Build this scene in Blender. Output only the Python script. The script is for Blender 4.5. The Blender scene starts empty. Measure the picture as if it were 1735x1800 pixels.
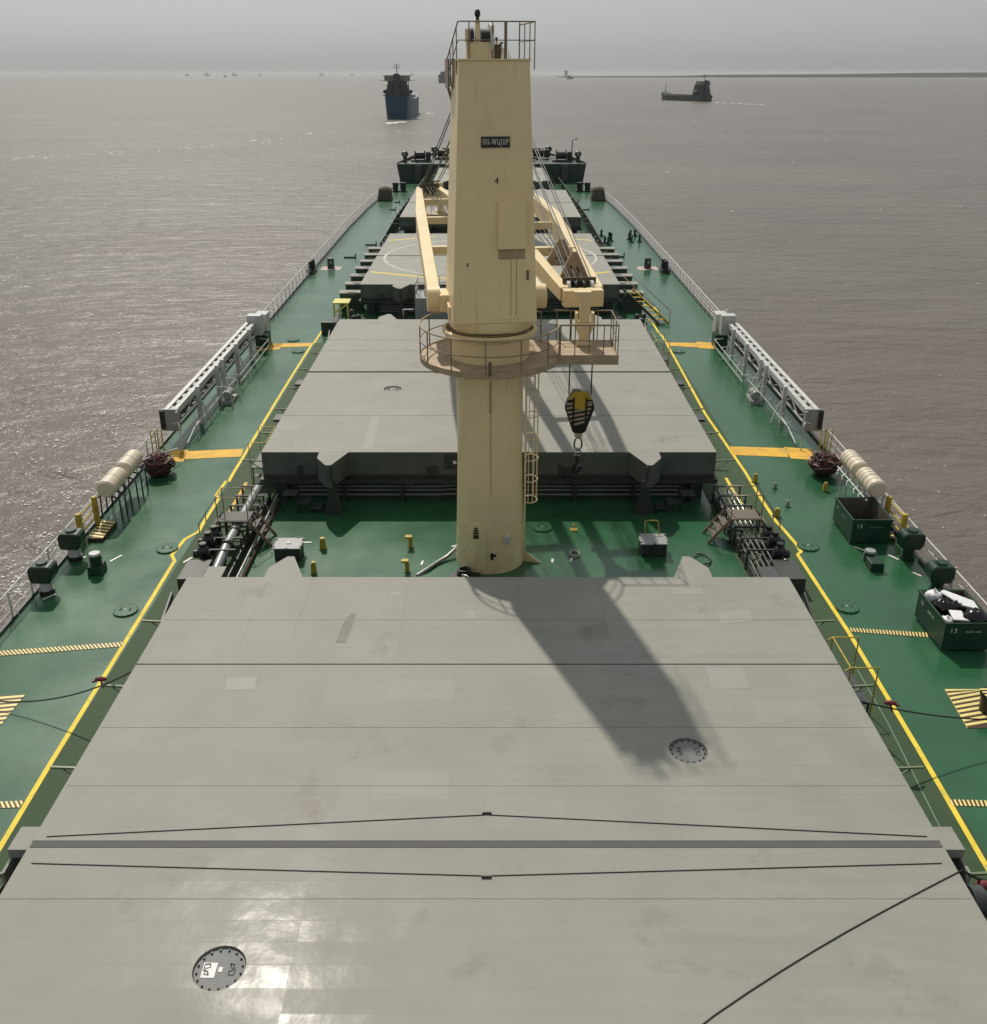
import bpy, math, random
from mathutils import Vector, Matrix
random.seed(7)
sc = bpy.context.scene
COL = sc.collection
R = math.radians
TH = R(23.0); F = 1690.0; CX = 864.0; CY = 825.0; H = 17.2      # ship-frame camera: pitch, focal (px), principal point, height over deck
TRIM = R(0.64)                                                   # the ship sits bow-up on the water
SEA = -9.0
ROT = Matrix.Rotation(TRIM, 4, 'X')
# ---------------------------------------------------------------- camera, sky, sun, exposure
cd = bpy.data.cameras.new('camera'); cam = bpy.data.objects.new('camera', cd); COL.objects.link(cam)
cd.sensor_fit = 'HORIZONTAL'; cd.sensor_width = 36; cd.lens = F / 1735 * 36
cd.shift_y = -(900 - CY) / 1735; cd.shift_x = (867.5 - CX) / 1735
cd.clip_start = 0.1; cd.clip_end = 90000
cam.matrix_world = ROT @ Matrix.Translation((0, 0, H)) @ Matrix.Rotation(R(90) - TH, 4, 'X')
sc.camera = cam
W = bpy.data.worlds.new('World'); sc.world = W; W.use_nodes = True
nt = W.node_tree; nt.nodes.clear()
sky = nt.nodes.new('ShaderNodeTexSky'); sky.sky_type = 'NISHITA'; sky.sun_disc = False
sky.sun_elevation = R(49); sky.sun_rotation = R(-17.8); sky.air_density = 1.3; sky.dust_density = 3.0; sky.ozone_density = 1.5
hs = nt.nodes.new('ShaderNodeHueSaturation'); hs.inputs['Saturation'].default_value = 0.22; hs.inputs['Value'].default_value = 1.0
bg = nt.nodes.new('ShaderNodeBackground'); bg.inputs['Strength'].default_value = 0.080
wo = nt.nodes.new('ShaderNodeOutputWorld')
nt.links.new(sky.outputs[0], hs.inputs['Color']); tn = nt.nodes.new('ShaderNodeMix'); tn.data_type = 'RGBA'; tn.blend_type = 'MULTIPLY'; tn.inputs[0].default_value = 1; tn.inputs[7].default_value = (.95, 1.0, 1.04, 1); nt.links.new(hs.outputs[0], tn.inputs[6]); ov = nt.nodes.new('ShaderNodeMix'); ov.data_type = 'RGBA'; sn = nt.nodes.new('ShaderNodeTexNoise'); sn.inputs['Scale'].default_value = 1.6; sn.inputs['Detail'].default_value = 5; sm_ = nt.nodes.new('ShaderNodeMapping'); sm_.inputs['Scale'].default_value = (1, 1, 6); sg = nt.nodes.new('ShaderNodeTexCoord'); nt.links.new(sg.outputs['Generated'], sm_.inputs[0]); nt.links.new(sm_.outputs[0], sn.inputs['Vector']); sr_ = nt.nodes.new('ShaderNodeMapRange'); sr_.inputs[1].default_value = .3; sr_.inputs[2].default_value = .7; sr_.inputs[3].default_value = .36; sr_.inputs[4].default_value = .68; nt.links.new(sn.outputs[0], sr_.inputs[0]); nt.links.new(sr_.outputs[0], ov.inputs[0]); ov.inputs[7].default_value = (6.0, 6.25, 6.2, 1); nt.links.new(tn.outputs[2], ov.inputs[6]); nt.links.new(ov.outputs[2], bg.inputs[0]); nt.links.new(bg.outputs[0], wo.inputs[0])
sd = bpy.data.lights.new('sun', 'SUN'); sd.energy = 3.4; sd.angle = R(0.9); sd.color = (1.0, 0.93, 0.82)
sun = bpy.data.objects.new('sun', sd); COL.objects.link(sun)
sun.rotation_euler = Vector((0.262, -0.82, -1.0)).to_track_quat('-Z', 'Y').to_euler()
sc.view_settings.view_transform = 'Standard'; sc.view_settings.look = 'None'; sc.view_settings.exposure = 0.0; sc.view_settings.gamma = 1
sc.render.resolution_x = 987; sc.render.resolution_y = 1024
sc.render.engine = 'CYCLES'
sc.cycles.volume_bounces = 1

# ---------------------------------------------------------------- measuring helpers (photo pixel -> point on a plane, ship frame)
T, CS, SN = math.tan(TH), math.cos(TH), math.sin(TH)
VY = CY - F * T; FP = F / CS
def P(x, y, z=0.0):
    k = (H - z) / CS; s = y - VY
    return Vector((k * (x - CX) / s, FP * k / s - (H - z) * T, z))
def Q(x, y, Y):
    t = (y - CY) / F
    h = Y * (SN + t * CS) / (CS - t * SN)
    return Vector(((x - CX) * (Y * CS + h * SN) / F, Y, H - h))
def PW(x, y, z=SEA):                                             # same for the sea, world frame
    th = TH - TRIM; k = (H - z) / math.cos(th); s = y - (CY - F * math.tan(th))
    return Vector((k * (x - CX) / s, F / math.cos(th) * k / s - (H - z) * math.tan(th), z))

# ---------------------------------------------------------------- materials
MATS = {}
def mat(name, col, rough=0.5, var=0.12, scale=1.5, bump=0.0, bscale=6.0, metal=0.0, stretch=(1, 1, 1), dirt=None, dscale=0.6, dmin=0.55, spec=0.5, coat=0.0):
    m = bpy.data.materials.new(name); m.use_nodes = True; MATS[name] = m
    n = m.node_tree.nodes; l = m.node_tree.links; b = n['Principled BSDF']
    b.inputs['Metallic'].default_value = metal; b.inputs['Specular IOR Level'].default_value = spec
    tc = n.new('ShaderNodeTexCoord'); mp = n.new('ShaderNodeMapping'); mp.inputs['Scale'].default_value = stretch
    l.new(tc.outputs['Object'], mp.inputs[0])
    no = n.new('ShaderNodeTexNoise'); no.inputs['Scale'].default_value = scale; no.inputs['Detail'].default_value = 6; no.inputs['Roughness'].default_value = 0.6
    l.new(mp.outputs[0], no.inputs['Vector'])
    rp = n.new('ShaderNodeValToRGB'); rp.color_ramp.elements[0].position = 0.3; rp.color_ramp.elements[1].position = 0.7
    rp.color_ramp.elements[0].color = (*[c * (1 - var) for c in col], 1); rp.color_ramp.elements[1].color = (*[min(1, c * (1 + var)) for c in col], 1)
    l.new(no.outputs[0], rp.inputs[0]); last = rp.outputs[0]
    if dirt:
        n2 = n.new('ShaderNodeTexNoise'); n2.inputs['Scale'].default_value = dscale; n2.inputs['Detail'].default_value = 9; n2.inputs['Roughness'].default_value = 0.65
        l.new(tc.outputs['Object'], n2.inputs['Vector'])
        r2 = n.new('ShaderNodeMapRange'); r2.inputs[1].default_value = dmin; r2.inputs[2].default_value = dmin + 0.14; l.new(n2.outputs[0], r2.inputs[0])
        mx = n.new('ShaderNodeMix'); mx.data_type = 'RGBA'; l.new(r2.outputs[0], mx.inputs[0]); l.new(last, mx.inputs[6]); mx.inputs[7].default_value = (*dirt, 1); last = mx.outputs[2]
    l.new(last, b.inputs['Base Color'])
    mr = n.new('ShaderNodeMapRange'); mr.inputs[3].default_value = max(0.03, rough - 0.1); mr.inputs[4].default_value = min(1, rough + 0.1); l.new(no.outputs[0], mr.inputs[0]); l.new(mr.outputs[0], b.inputs['Roughness'])
    if bump:
        n3 = n.new('ShaderNodeTexNoise'); n3.inputs['Scale'].default_value = bscale; n3.inputs['Detail'].default_value = 3; l.new(mp.outputs[0], n3.inputs['Vector'])
        bp = n.new('ShaderNodeBump'); bp.inputs['Strength'].default_value = bump; bp.inputs['Distance'].default_value = 0.02; l.new(n3.outputs[0], bp.inputs['Height']); l.new(bp.outputs[0], b.inputs['Normal'])
    return m

def streaks(m, col, lo, hi, k):
    n = m.node_tree.nodes; l = m.node_tree.links; b = n['Principled BSDF']; base = b.inputs['Base Color'].links[0].from_socket
    tc = n.new('ShaderNodeTexCoord'); mp = n.new('ShaderNodeMapping'); mp.inputs['Scale'].default_value = (5, 5, .35); l.new(tc.outputs['Object'], mp.inputs[0])
    t = n.new('ShaderNodeTexNoise'); t.inputs['Scale'].default_value = 1.3; t.inputs['Detail'].default_value = 5; l.new(mp.outputs[0], t.inputs['Vector'])
    r = n.new('ShaderNodeMapRange'); r.inputs[1].default_value = lo; r.inputs[2].default_value = hi; r.inputs[4].default_value = k; l.new(t.outputs[0], r.inputs[0])
    mx = n.new('ShaderNodeMix'); mx.data_type = 'RGBA'; l.new(r.outputs[0], mx.inputs[0]); l.new(base, mx.inputs[6]); mx.inputs[7].default_value = (*col, 1); l.new(mx.outputs[2], b.inputs['Base Color'])
def hatch_mat():
    m = mat('hatch_paint', (0.260, 0.257, 0.226), 0.42, 0.07, 0.5, 0, dirt=(0.20, 0.185, 0.155), dscale=0.45, dmin=0.59)
    n = m.node_tree.nodes; l = m.node_tree.links; b = n['Principled BSDF']; tc = [x for x in n if x.type == 'TEX_COORD'][0]
    base = b.inputs['Base Color'].links[0].from_socket
    # touched-up rectangular paint patches
    br = n.new('ShaderNodeTexBrick'); br.inputs['Scale'].default_value = 1.0; br.inputs['Brick Width'].default_value = 1.3; br.inputs['Row Height'].default_value = 0.7; br.inputs['Mortar Size'].default_value = 0.0
    br.inputs['Color1'].default_value = (0, 0, 0, 1); br.inputs['Color2'].default_value = (1, 1, 1, 1); br.inputs['Bias'].default_value = 0.0
    ns = n.new('ShaderNodeTexNoise'); ns.inputs['Scale'].default_value = 1.1
    l.new(tc.outputs['Object'], ns.inputs['Vector'])
    ad = n.new('ShaderNodeMix'); ad.data_type = 'VECTOR'; ad.inputs[0].default_value = 0.22; l.new(tc.outputs['Object'], ad.inputs[4]); l.new(ns.outputs['Color'], ad.inputs[5]); l.new(ad.outputs[1], br.inputs['Vector'])
    pr = n.new('ShaderNodeMapRange'); pr.inputs[1].default_value = 0.88; pr.inputs[2].default_value = 0.93; pr.inputs[4].default_value = 0.22
    l.new(br.outputs[0], pr.inputs[0])
    mx = n.new('ShaderNodeMix'); mx.data_type = 'RGBA'; l.new(pr.outputs[0], mx.inputs[0]); l.new(base, mx.inputs[6]); mx.inputs[7].default_value = (0.32, 0.318, 0.295, 1)
    # long faint wipe marks across the ship
    mp = n.new('ShaderNodeMapping'); mp.inputs['Scale'].default_value = (0.35, 3.5, 1); l.new(tc.outputs['Object'], mp.inputs[0])
    st = n.new('ShaderNodeTexNoise'); st.inputs['Scale'].default_value = 1.2; st.inputs['Detail'].default_value = 9; l.new(mp.outputs[0], st.inputs['Vector'])
    sr = n.new('ShaderNodeMapRange'); sr.inputs[1].default_value = 0.3; sr.inputs[2].default_value = 0.7; sr.inputs[3].default_value = 0.94; sr.inputs[4].default_value = 1.05; l.new(st.outputs[0], sr.inputs[0])
    mu = n.new('ShaderNodeMix'); mu.data_type = 'RGBA'; mu.blend_type = 'MULTIPLY'; mu.inputs[0].default_value = 1
    l.new(mx.outputs[2], mu.inputs[6]); l.new(sr.outputs[0], mu.inputs[7])
    # tiny scuffs
    v = n.new('ShaderNodeTexVoronoi'); v.inputs['Scale'].default_value = 0.55; mp2 = n.new('ShaderNodeMapping'); mp2.inputs['Scale'].default_value = (0.7, 1.4, 1); l.new(tc.outputs['Object'], mp2.inputs[0]); l.new(mp2.outputs[0], v.inputs['Vector'])
    vr = n.new('ShaderNodeMapRange'); vr.inputs[1].default_value = 0.015; vr.inputs[2].default_value = 0.035; vr.inputs[3].default_value = 0.55; vr.inputs[4].default_value = 1; l.new(v.outputs[0], vr.inputs[0])
    mv = n.new('ShaderNodeMix'); mv.data_type = 'RGBA'; mv.blend_type = 'MULTIPLY'; mv.inputs[0].default_value = 1; l.new(mu.outputs[2], mv.inputs[6]); l.new(vr.outputs[0], mv.inputs[7])
    l.new(mv.outputs[2], b.inputs['Base Color'])
    # plate buckling between stiffeners
    w = n.new('ShaderNodeTexWave'); w.wave_type = 'BANDS'; w.bands_direction = 'Y'; w.wave_profile = 'SAW'; w.inputs['Scale'].default_value = 0.65; w.inputs['Distortion'].default_value = 0.05
    l.new(tc.outputs['Object'], w.inputs['Vector'])
    n3 = n.new('ShaderNodeTexNoise'); n3.inputs['Scale'].default_value = 0.9; n3.inputs['Detail'].default_value = 4; l.new(tc.outputs['Object'], n3.inputs['Vector'])
    bp = n.new('ShaderNodeBump'); bp.invert = True; bp.inputs['Strength'].default_value = 0.3; bp.inputs['Distance'].default_value = 0.025; l.new(w.outputs[0], bp.inputs['Height'])
    bp2 = n.new('ShaderNodeBump'); bp2.inputs['Strength'].default_value = 0.3; bp2.inputs['Distance'].default_value = 0.05; l.new(n3.outputs[0], bp2.inputs['Height']); l.new(bp.outputs[0], bp2.inputs['Normal'])
    l.new(bp2.outputs[0], b.inputs['Normal'])
    ro = n.new('ShaderNodeMapRange'); ro.inputs[3].default_value = 0.55; ro.inputs[4].default_value = 0.75; l.new(st.outputs[0], ro.inputs[0]); l.new(ro.outputs[0], b.inputs['Roughness']); b.inputs['Specular IOR Level'].default_value = 0.3
    b.inputs['Coat Roughness'].default_value = 0.17
    cb = n.new('ShaderNodeTexBrick'); cb.inputs['Scale'].default_value = 1.0; cb.inputs['Brick Width'].default_value = 3.6; cb.inputs['Row Height'].default_value = 0.483; cb.inputs['Mortar Size'].default_value = 0.012; cb.inputs['Color1'].default_value = (.1, .1, .1, 1); cb.inputs['Color2'].default_value = (1, 1, 1, 1); cb.inputs['Mortar'].default_value = (.35, .35, .35, 1); cb.offset = 0.0
    l.new(tc.outputs['Object'], cb.inputs['Vector']); cm = n.new('ShaderNodeMath'); cm.operation = 'MULTIPLY'; l.new(cb.outputs[0], cm.inputs[0])
    cn = n.new('ShaderNodeMapRange'); cn.inputs[1].default_value = 0.4; cn.inputs[2].default_value = 0.62; cn.inputs[3].default_value = 0.02; cn.inputs[4].default_value = 0.095; l.new(n3.outputs[0], cn.inputs[0]); l.new(cn.outputs[0], cm.inputs[1]); l.new(cm.outputs[0], b.inputs['Coat Weight'])
    l.new(bp2.outputs[0], b.inputs['Coat Normal'])
    return m
hatch_mat()
mat('deck_paint', (0.023, 0.100, 0.043), 0.24, 0.18, 0.3, 0.12, 1.0, spec=0.62, dirt=(0.016, 0.075, 0.030), dscale=0.16, dmin=0.55)
mat('walkway_paint', (0.044, 0.078, 0.036), 0.75, spec=0.25, var=0.15, scale=1.0, bump=0.3, bscale=30)#, 0.15, 1.0, 0.3, 30)
mat('dark_brown', (0.035, 0.032, 0.026), 0.6); mat('mid_brown', (0.12, 0.095, 0.07), 0.6, 0.2, 3)
mat('lid_paint', (0.20, 0.203, 0.20), 0.6, 0.15, 2, spec=0.2)
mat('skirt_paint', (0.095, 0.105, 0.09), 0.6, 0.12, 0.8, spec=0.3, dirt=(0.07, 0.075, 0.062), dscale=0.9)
mat('patch_light', (0.283, 0.28, 0.252), 0.6, 0.05, 1, spec=0.3); mat('smear', (0.215, 0.205, 0.178), 0.7, 0.15, 3, spec=0.2)
mat('gap_shade_grey', (0.10, 0.10, 0.097), 0.7, 0.06, 1, spec=0.2)  # mid-grey that paints in the shaded panel face seen in the gap
mat('peg_green', (0.13, 0.17, 0.09), 0.5)
mat('hull_side', (0.04, 0.03, 0.03), 0.5)
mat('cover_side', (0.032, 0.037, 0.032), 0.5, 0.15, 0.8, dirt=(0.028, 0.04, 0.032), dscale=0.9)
mat('coaming_green', (0.03, 0.055, 0.042), 0.5, 0.2, 0.8)
mat('line_yellow', (0.78, 0.60, 0.07), 0.6, spec=0.15, var=0.15, scale=1.2, dirt=(0.5, 0.42, 0.10), dscale=2.5, dmin=0.56)#, 0.15, 1.2, dirt=(0.45, 0.38, 0.10), dscale=1.5, dmin=0.6)
mat('line_orange', (0.72, 0.42, 0.06), 0.6, spec=0.15, var=0.15, scale=1.0, dirt=(0.55,0.36,0.10), dscale=1.6, dmin=0.5)#, 0.15, 1.0, dirt=(0.45, 0.27, 0.08), dscale=1.2, dmin=0.56)
mat('line_brown', (0.05, 0.028, 0.012), 0.6)
mat('stripe_cream', (0.75, 0.62, 0.22), 0.5)
mat('line_white', (0.72, 0.70, 0.62), 0.5)
mat('circle_white', (0.5, 0.49, 0.45), 0.6, 0.2, 1, spec=0.2)
mat('line_faint', (0.16, 0.25, 0.18), 0.5)
mat('crane_buff', (0.78, 0.62, 0.35), 0.38, 0.06, 0.5, 0.06, 1.5, dirt=(0.68, 0.53, 0.29), dscale=0.35, dmin=0.58)
mat('crane_floor', (0.36, 0.27, 0.17), 0.6, 0.2, 2.0, dirt=(0.14, 0.07, 0.05), dscale=1.4, dmin=0.66)
mat('crane_dark', (0.10, 0.075, 0.045), 0.6, 0.3, 3)
mat('rail_brown', (0.20, 0.15, 0.10), 0.5)
mat('rail_white', (0.55, 0.56, 0.54), 0.45, 0.12, 3, dirt=(0.35, 0.3, 0.22), dscale=2.5, dmin=0.62)
mat('white_paint', (0.50, 0.505, 0.50), 0.45, 0.1, 2, dirt=(0.38, 0.34, 0.28), dscale=1.8, dmin=0.6)
mat('raft_white', (0.62, 0.54, 0.42), 0.45, 0.08, 2)
mat('raft_strap', (0.10, 0.09, 0.08), 0.6)
mat('wire', (0.012, 0.012, 0.012), 0.5)
mat('black_paint', (0.010, 0.011, 0.012), 0.4, 0.3, 3)
mat('grey_paint', (0.27, 0.28, 0.28), 0.4, 0.1, 1.5)
mat('dark_grey', (0.045, 0.05, 0.05), 0.45, 0.3, 2)
mat('pipe_grey', (0.30, 0.31, 0.31), 0.35, 0.15, 3, metal=0.2)
mat('steel', (0.5, 0.48, 0.45), 0.3, 0.2, 5, metal=0.8)
mat('dark_green', (0.007, 0.034, 0.017), 0.35, 0.2, 1.5)
mat('skip_green', (0.005, 0.042, 0.021), 0.42, 0.25, 1.5, dirt=(0.009, 0.025, 0.014), dscale=2)
mat('skip_inside', (0.09, 0.075, 0.06), 0.7, 0.3, 3)
mat('yellow_post', (0.42, 0.31, 0.03), 0.45, 0.2, 4)
mat('hook_yellow', (0.50, 0.34, 0.03), 0.45, 0.15, 4)
mat('hook_cream', (0.42, 0.34, 0.24), 0.5)
mat('red_rope', (0.16, 0.03, 0.03), 0.8, 0.5, 8)
mat('maroon_net', (0.055, 0.018, 0.018), 0.85, 0.6, 7)
mat('pale_rope', (0.45, 0.38, 0.33), 0.8)
mat('tarp_brown', (0.075, 0.068, 0.048), 0.8, 0.3, 1.5, 0.4, 3)
mat('vest_yellow', (0.60, 0.55, 0.15), 0.6, 0.2, 3)
mat('bag_black', (0.006, 0.006, 0.007), 0.18, 0.2, 4, 0.6, 9)
mat('bag_white', (0.72, 0.72, 0.73), 0.6, 0.06, 3, 0.5, 7)
mat('blue_hull', (0.003, 0.045, 0.10), 0.5, 0.2, 0.05, dirt=(0.012, 0.02, 0.025), dscale=0.08, dmin=0.6)
mat('vessel_dark', (0.035, 0.035, 0.045), 0.5, 0.2, 0.1)
mat('vessel_grey', (0.20, 0.195, 0.18), 0.6, 0.35, 0.12)
mat('vessel_teal', (0.045, 0.05, 0.05), 0.6, 0.5, 0.2)
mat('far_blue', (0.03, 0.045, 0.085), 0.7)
mat('tower_pale', (0.26, 0.27, 0.28), 0.9)
mat('land', (0.05, 0.055, 0.055), 0.9, 0.3, 0.002)
mat('foam_sparkle', (0.75, 0.75, 0.73), 0.8)  # white for wakes and crests, and for sun sparkle painted as specks
mat('lamp_glass', (0.7, 0.7, 0.68), 0.2)

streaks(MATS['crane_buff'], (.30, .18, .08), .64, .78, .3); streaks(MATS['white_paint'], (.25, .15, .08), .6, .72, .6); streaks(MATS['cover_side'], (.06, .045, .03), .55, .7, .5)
streaks(MATS['rail_white'], (.2, .14, .08), .6, .7, .5)
def sea_mat():
    m = bpy.data.materials.new('sea_water'); m.use_nodes = True; MATS['sea_water'] = m
    n = m.node_tree.nodes; l = m.node_tree.links; b = n['Principled BSDF']
    tc = n.new('ShaderNodeTexCoord')
    def noise(scale, sx, sy, det=3, ro=0.55, rot=0.0, dist=0.0):
        mp = n.new('ShaderNodeMapping'); mp.inputs['Scale'].default_value = (sx, sy, 1); mp.inputs['Rotation'].default_value = (0, 0, rot)
        l.new(tc.outputs['Object'], mp.inputs[0]); t = n.new('ShaderNodeTexNoise'); t.inputs['Scale'].default_value = scale
        t.inputs['Detail'].default_value = det; t.inputs['Roughness'].default_value = ro; t.inputs['Distortion'].default_value = dist; l.new(mp.outputs[0], t.inputs['Vector']); return t
    big = noise(0.012, 1, 1.6, 4)
    rp = n.new('ShaderNodeValToRGB'); rp.color_ramp.elements[0].position = 0.35; rp.color_ramp.elements[1].position = 0.68
    rp.color_ramp.elements[0].color = (0.124, 0.103, 0.088, 1); rp.color_ramp.elements[1].color = (0.156, 0.138, 0.118, 1)
    l.new(big.outputs[0], rp.inputs[0]); l.new(rp.outputs[0], b.inputs['Base Color'])
    b.inputs['Roughness'].default_value = 0.33; b.inputs['IOR'].default_value = 1.33; b.inputs['Specular IOR Level'].default_value = 0.36
    h1 = noise(0.13, 0.55, 1.3, 3, 0.5, 0.12, 0.4); h2 = noise(0.42, 0.7, 1.2, 5, 0.62, -0.2, 0.9); h3 = noise(2.2, 0.8, 1.2, 3, 0.6, 0.3)
    b1 = n.new('ShaderNodeBump'); b1.inputs['Strength'].default_value = 1.0; b1.inputs['Distance'].default_value = 0.8
    b2 = n.new('ShaderNodeBump'); b2.inputs['Strength'].default_value = 1.0; b2.inputs['Distance'].default_value = 0.33
    b3 = n.new('ShaderNodeBump'); b3.inputs['Strength'].default_value = 1.0; b3.inputs['Distance'].default_value = 0.10
    l.new(h1.outputs[0], b1.inputs['Height']); l.new(h2.outputs[0], b2.inputs['Height']); l.new(h3.outputs[0], b3.inputs['Height'])
    l.new(b1.outputs[0], b2.inputs['Normal']); l.new(b2.outputs[0], b3.inputs['Normal']); l.new(b3.outputs[0], b.inputs['Normal'])
sea_mat()

# ---------------------------------------------------------------- mesh builder
ORG = {}
WORLD = set()            # top-level things that stand on the sea, not on the ship
class MB:
    def __init__(s, M=None): s.v = []; s.f = []; s.s = []; s.M = M
    def add(s, vs, fs, sm=False):
        o = len(s.v)
        for v in vs:
            v = Vector(v); s.v.append(s.M @ v if s.M else v)
        for f in fs: s.f.append([o + i for i in f]); s.s.append(sm)
        return s
    def box(s, x0, x1, y0, y1, z0, z1, t=(1, 1), c=None):        # t tapers the top about its centre
        cx, cy = (x0 + x1) / 2, (y0 + y1) / 2; hx, hy = (x1 - x0) / 2, (y1 - y0) / 2
        vs = [(x0, y0, z0), (x1, y0, z0), (x1, y1, z0), (x0, y1, z0)] + [(cx + a * hx * t[0], cy + b * hy * t[1], z1) for a, b in ((-1, -1), (1, -1), (1, 1), (-1, 1))]
        return s.add(vs, [(3, 2, 1, 0), (4, 5, 6, 7), (0, 1, 5, 4), (1, 2, 6, 5), (2, 3, 7, 6), (3, 0, 4, 7)])
    def ext(s, poly, vec):                                       # extrude a planar polygon of 3-D points
        n = len(poly); a = [Vector(p) for p in poly]; v = Vector(vec)
        nrm = Vector((0, 0, 0))
        for i in range(n): nrm += a[i].cross(a[(i + 1) % n])
        if nrm.dot(v) > 0: a.reverse()
        return s.add(a + [p + v for p in a], [tuple(range(n)), tuple(range(2 * n - 1, n - 1, -1))] + [(i, n + i, n + (i + 1) % n, (i + 1) % n) for i in range(n)])
    def prism(s, xy, z0, z1): return s.ext([(x, y, z0) for x, y in xy], (0, 0, z1 - z0))
    def sheet(s, xy, z):
        p = [(x, y, z) for x, y in xy]; ar = sum(p[i][0] * p[(i + 1) % len(p)][1] - p[(i + 1) % len(p)][0] * p[i][1] for i in range(len(p)))
        if ar < 0: p.reverse()
        return s.add(p, [tuple(range(len(p)))])
    def cyl(s, p, q, r, r2=None, n=12, cap=True):
        p = Vector(p); q = Vector(q); r2 = r if r2 is None else r2; d = (q - p).normalized()
        u = d.cross(Vector((0, 0, 1)) if abs(d.z) < 0.9 else Vector((1, 0, 0))).normalized(); w = d.cross(u)
        a = [p + (u * math.cos(t) + w * math.sin(t)) * r for t in [2 * math.pi * i / n for i in range(n)]]
        b = [q + (u * math.cos(t) + w * math.sin(t)) * r2 for t in [2 * math.pi * i / n for i in range(n)]]
        s.add(a + b, [(i, (i + 1) % n, n + (i + 1) % n, n + i) for i in range(n)], True)
        if cap: s.add(a, [tuple(range(n - 1, -1, -1))]); s.add(b, [tuple(range(n))])
        return s
    def tube(s, pts, r, n=6):
        pts = [Vector(p) for p in pts]; rings = []
        for i, p in enumerate(pts):
            d = ((pts[min(i + 1, len(pts) - 1)] - p).normalized() + (p - pts[max(i - 1, 0)]).normalized()).normalized()
            u = d.cross(Vector((0, 0, 1)) if abs(d.z) < 0.9 else Vector((1, 0, 0))).normalized(); w = d.cross(u)
            rings += [p + (u * math.cos(t) + w * math.sin(t)) * r for t in [2 * math.pi * k / n for k in range(n)]]
        fs = [(i * n + k, i * n + (k + 1) % n, (i + 1) * n + (k + 1) % n, (i + 1) * n + k) for i in range(len(pts) - 1) for k in range(n)]
        s.add(rings, fs, True); m = len(pts) - 1
        s.add(rings[:n], [tuple(range(n - 1, -1, -1))]); s.add(rings[m * n:], [tuple(range(n))]); return s
    def loop(s, pts, r, n=6): return s.tube(list(pts) + [pts[0], pts[1]], r, n)
    def beam(s, p, q, w, h, w2=None, h2=None):                   # rectangular beam, w across, h upward
        p = Vector(p); q = Vector(q); d = (q - p).normalized(); u = d.cross(Vector((0, 0, 1)) if abs(d.z) < 0.98 else Vector((0, 1, 0))).normalized(); k = u.cross(d)
        w2 = w if w2 is None else w2; h2 = h if h2 is None else h2
        vs = [p + u * a * w / 2 + k * b * h / 2 for a, b in ((-1, -1), (1, -1), (1, 1), (-1, 1))] + [q + u * a * w2 / 2 + k * b * h2 / 2 for a, b in ((-1, -1), (1, -1), (1, 1), (-1, 1))]
        return s.add(vs, [(0, 1, 2, 3), (7, 6, 5, 4), (0, 4, 5, 1), (1, 5, 6, 2), (2, 6, 7, 3), (3, 7, 4, 0)])
    def lathe(s, prof, cx=0, cy=0, n=32, a0=0, a1=360, sm=True):
        full = abs(a1 - a0) >= 360; m = n if full else n + 1
        for (r0, z0), (r1, z1) in zip(prof, prof[1:]):
            vs = []
            for i in range(m):
                t = R(a0 + (a1 - a0) * i / n); c, q = math.cos(t), math.sin(t); vs += [(cx + r0 * c, cy + r0 * q, z0), (cx + r1 * c, cy + r1 * q, z1)]
            s.add(vs, [(2 * i, 2 * ((i + 1) % m), 2 * ((i + 1) % m) + 1, 2 * i + 1) for i in range(n)], sm)
        return s
    def ball(s, c, r, n=10, sq=(1, 1, 1)):
        c = Vector(c); vs = []; fs = []
        for j in range(n + 1):
            ph = math.pi * j / n
            for i in range(2 * n):
                t = math.pi * i / n; vs.append(c + Vector((r * sq[0] * math.sin(ph) * math.cos(t), r * sq[1] * math.sin(ph) * math.sin(t), r * sq[2] * math.cos(ph))))
        for j in range(n):
            for i in range(2 * n): fs.append((j * 2 * n + i, (j + 1) * 2 * n + i, (j + 1) * 2 * n + (i + 1) % (2 * n), j * 2 * n + (i + 1) % (2 * n)))
        return s.add(vs, fs, True)
    def build(s, name, m, parent=None, loc=None, bevel=0, label=None):
        org = ORG[parent.name] if parent else Vector(loc if loc is not None else (0, 0, 0))
        me = bpy.data.meshes.new(name); me.from_pydata([tuple(v - org) for v in s.v], [], s.f); me.update()
        me.polygons.foreach_set('use_smooth', s.s); me.materials.append(MATS[m] if isinstance(m, str) else m)
        o = bpy.data.objects.new(name, me); COL.objects.link(o)
        if parent: o.parent = parent
        else: o.location = org
        ORG[o.name] = org
        if bevel:
            b = o.modifiers.new('edge', 'BEVEL'); b.width = bevel; b.segments = 2; b.limit_method = 'ANGLE'
        if label: o['label'] = label
        return o
def tag(o, label, cat, group=None, kind=None):
    if label: o['label'] = label
    if cat: o['category'] = cat
    if group: o['group'] = group
    if kind: o['kind'] = kind
    return o
def thing(name, label, cat, loc=(0, 0, 0), group=None):
    o = bpy.data.objects.new(name, None); COL.objects.link(o); o.location = loc; o.empty_display_size = 0.2
    ORG[o.name] = Vector(loc); return tag(o, label, cat, group)
def copy_thing(o, loc, label, rotz=0.0):
    def cp(src, par):
        c = src.copy(); COL.objects.link(c); ORG[c.name] = ORG[src.name]
        if par: c.parent = par
        for ch in list(src.children): cp(ch, c)
        return c
    c = cp(o, None); c.location = loc; c.rotation_euler = (0, 0, rotz); c['label'] = label
    ORG[c.name] = Vector(loc); return c
def struct(o): o['kind'] = 'structure'; return o
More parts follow.
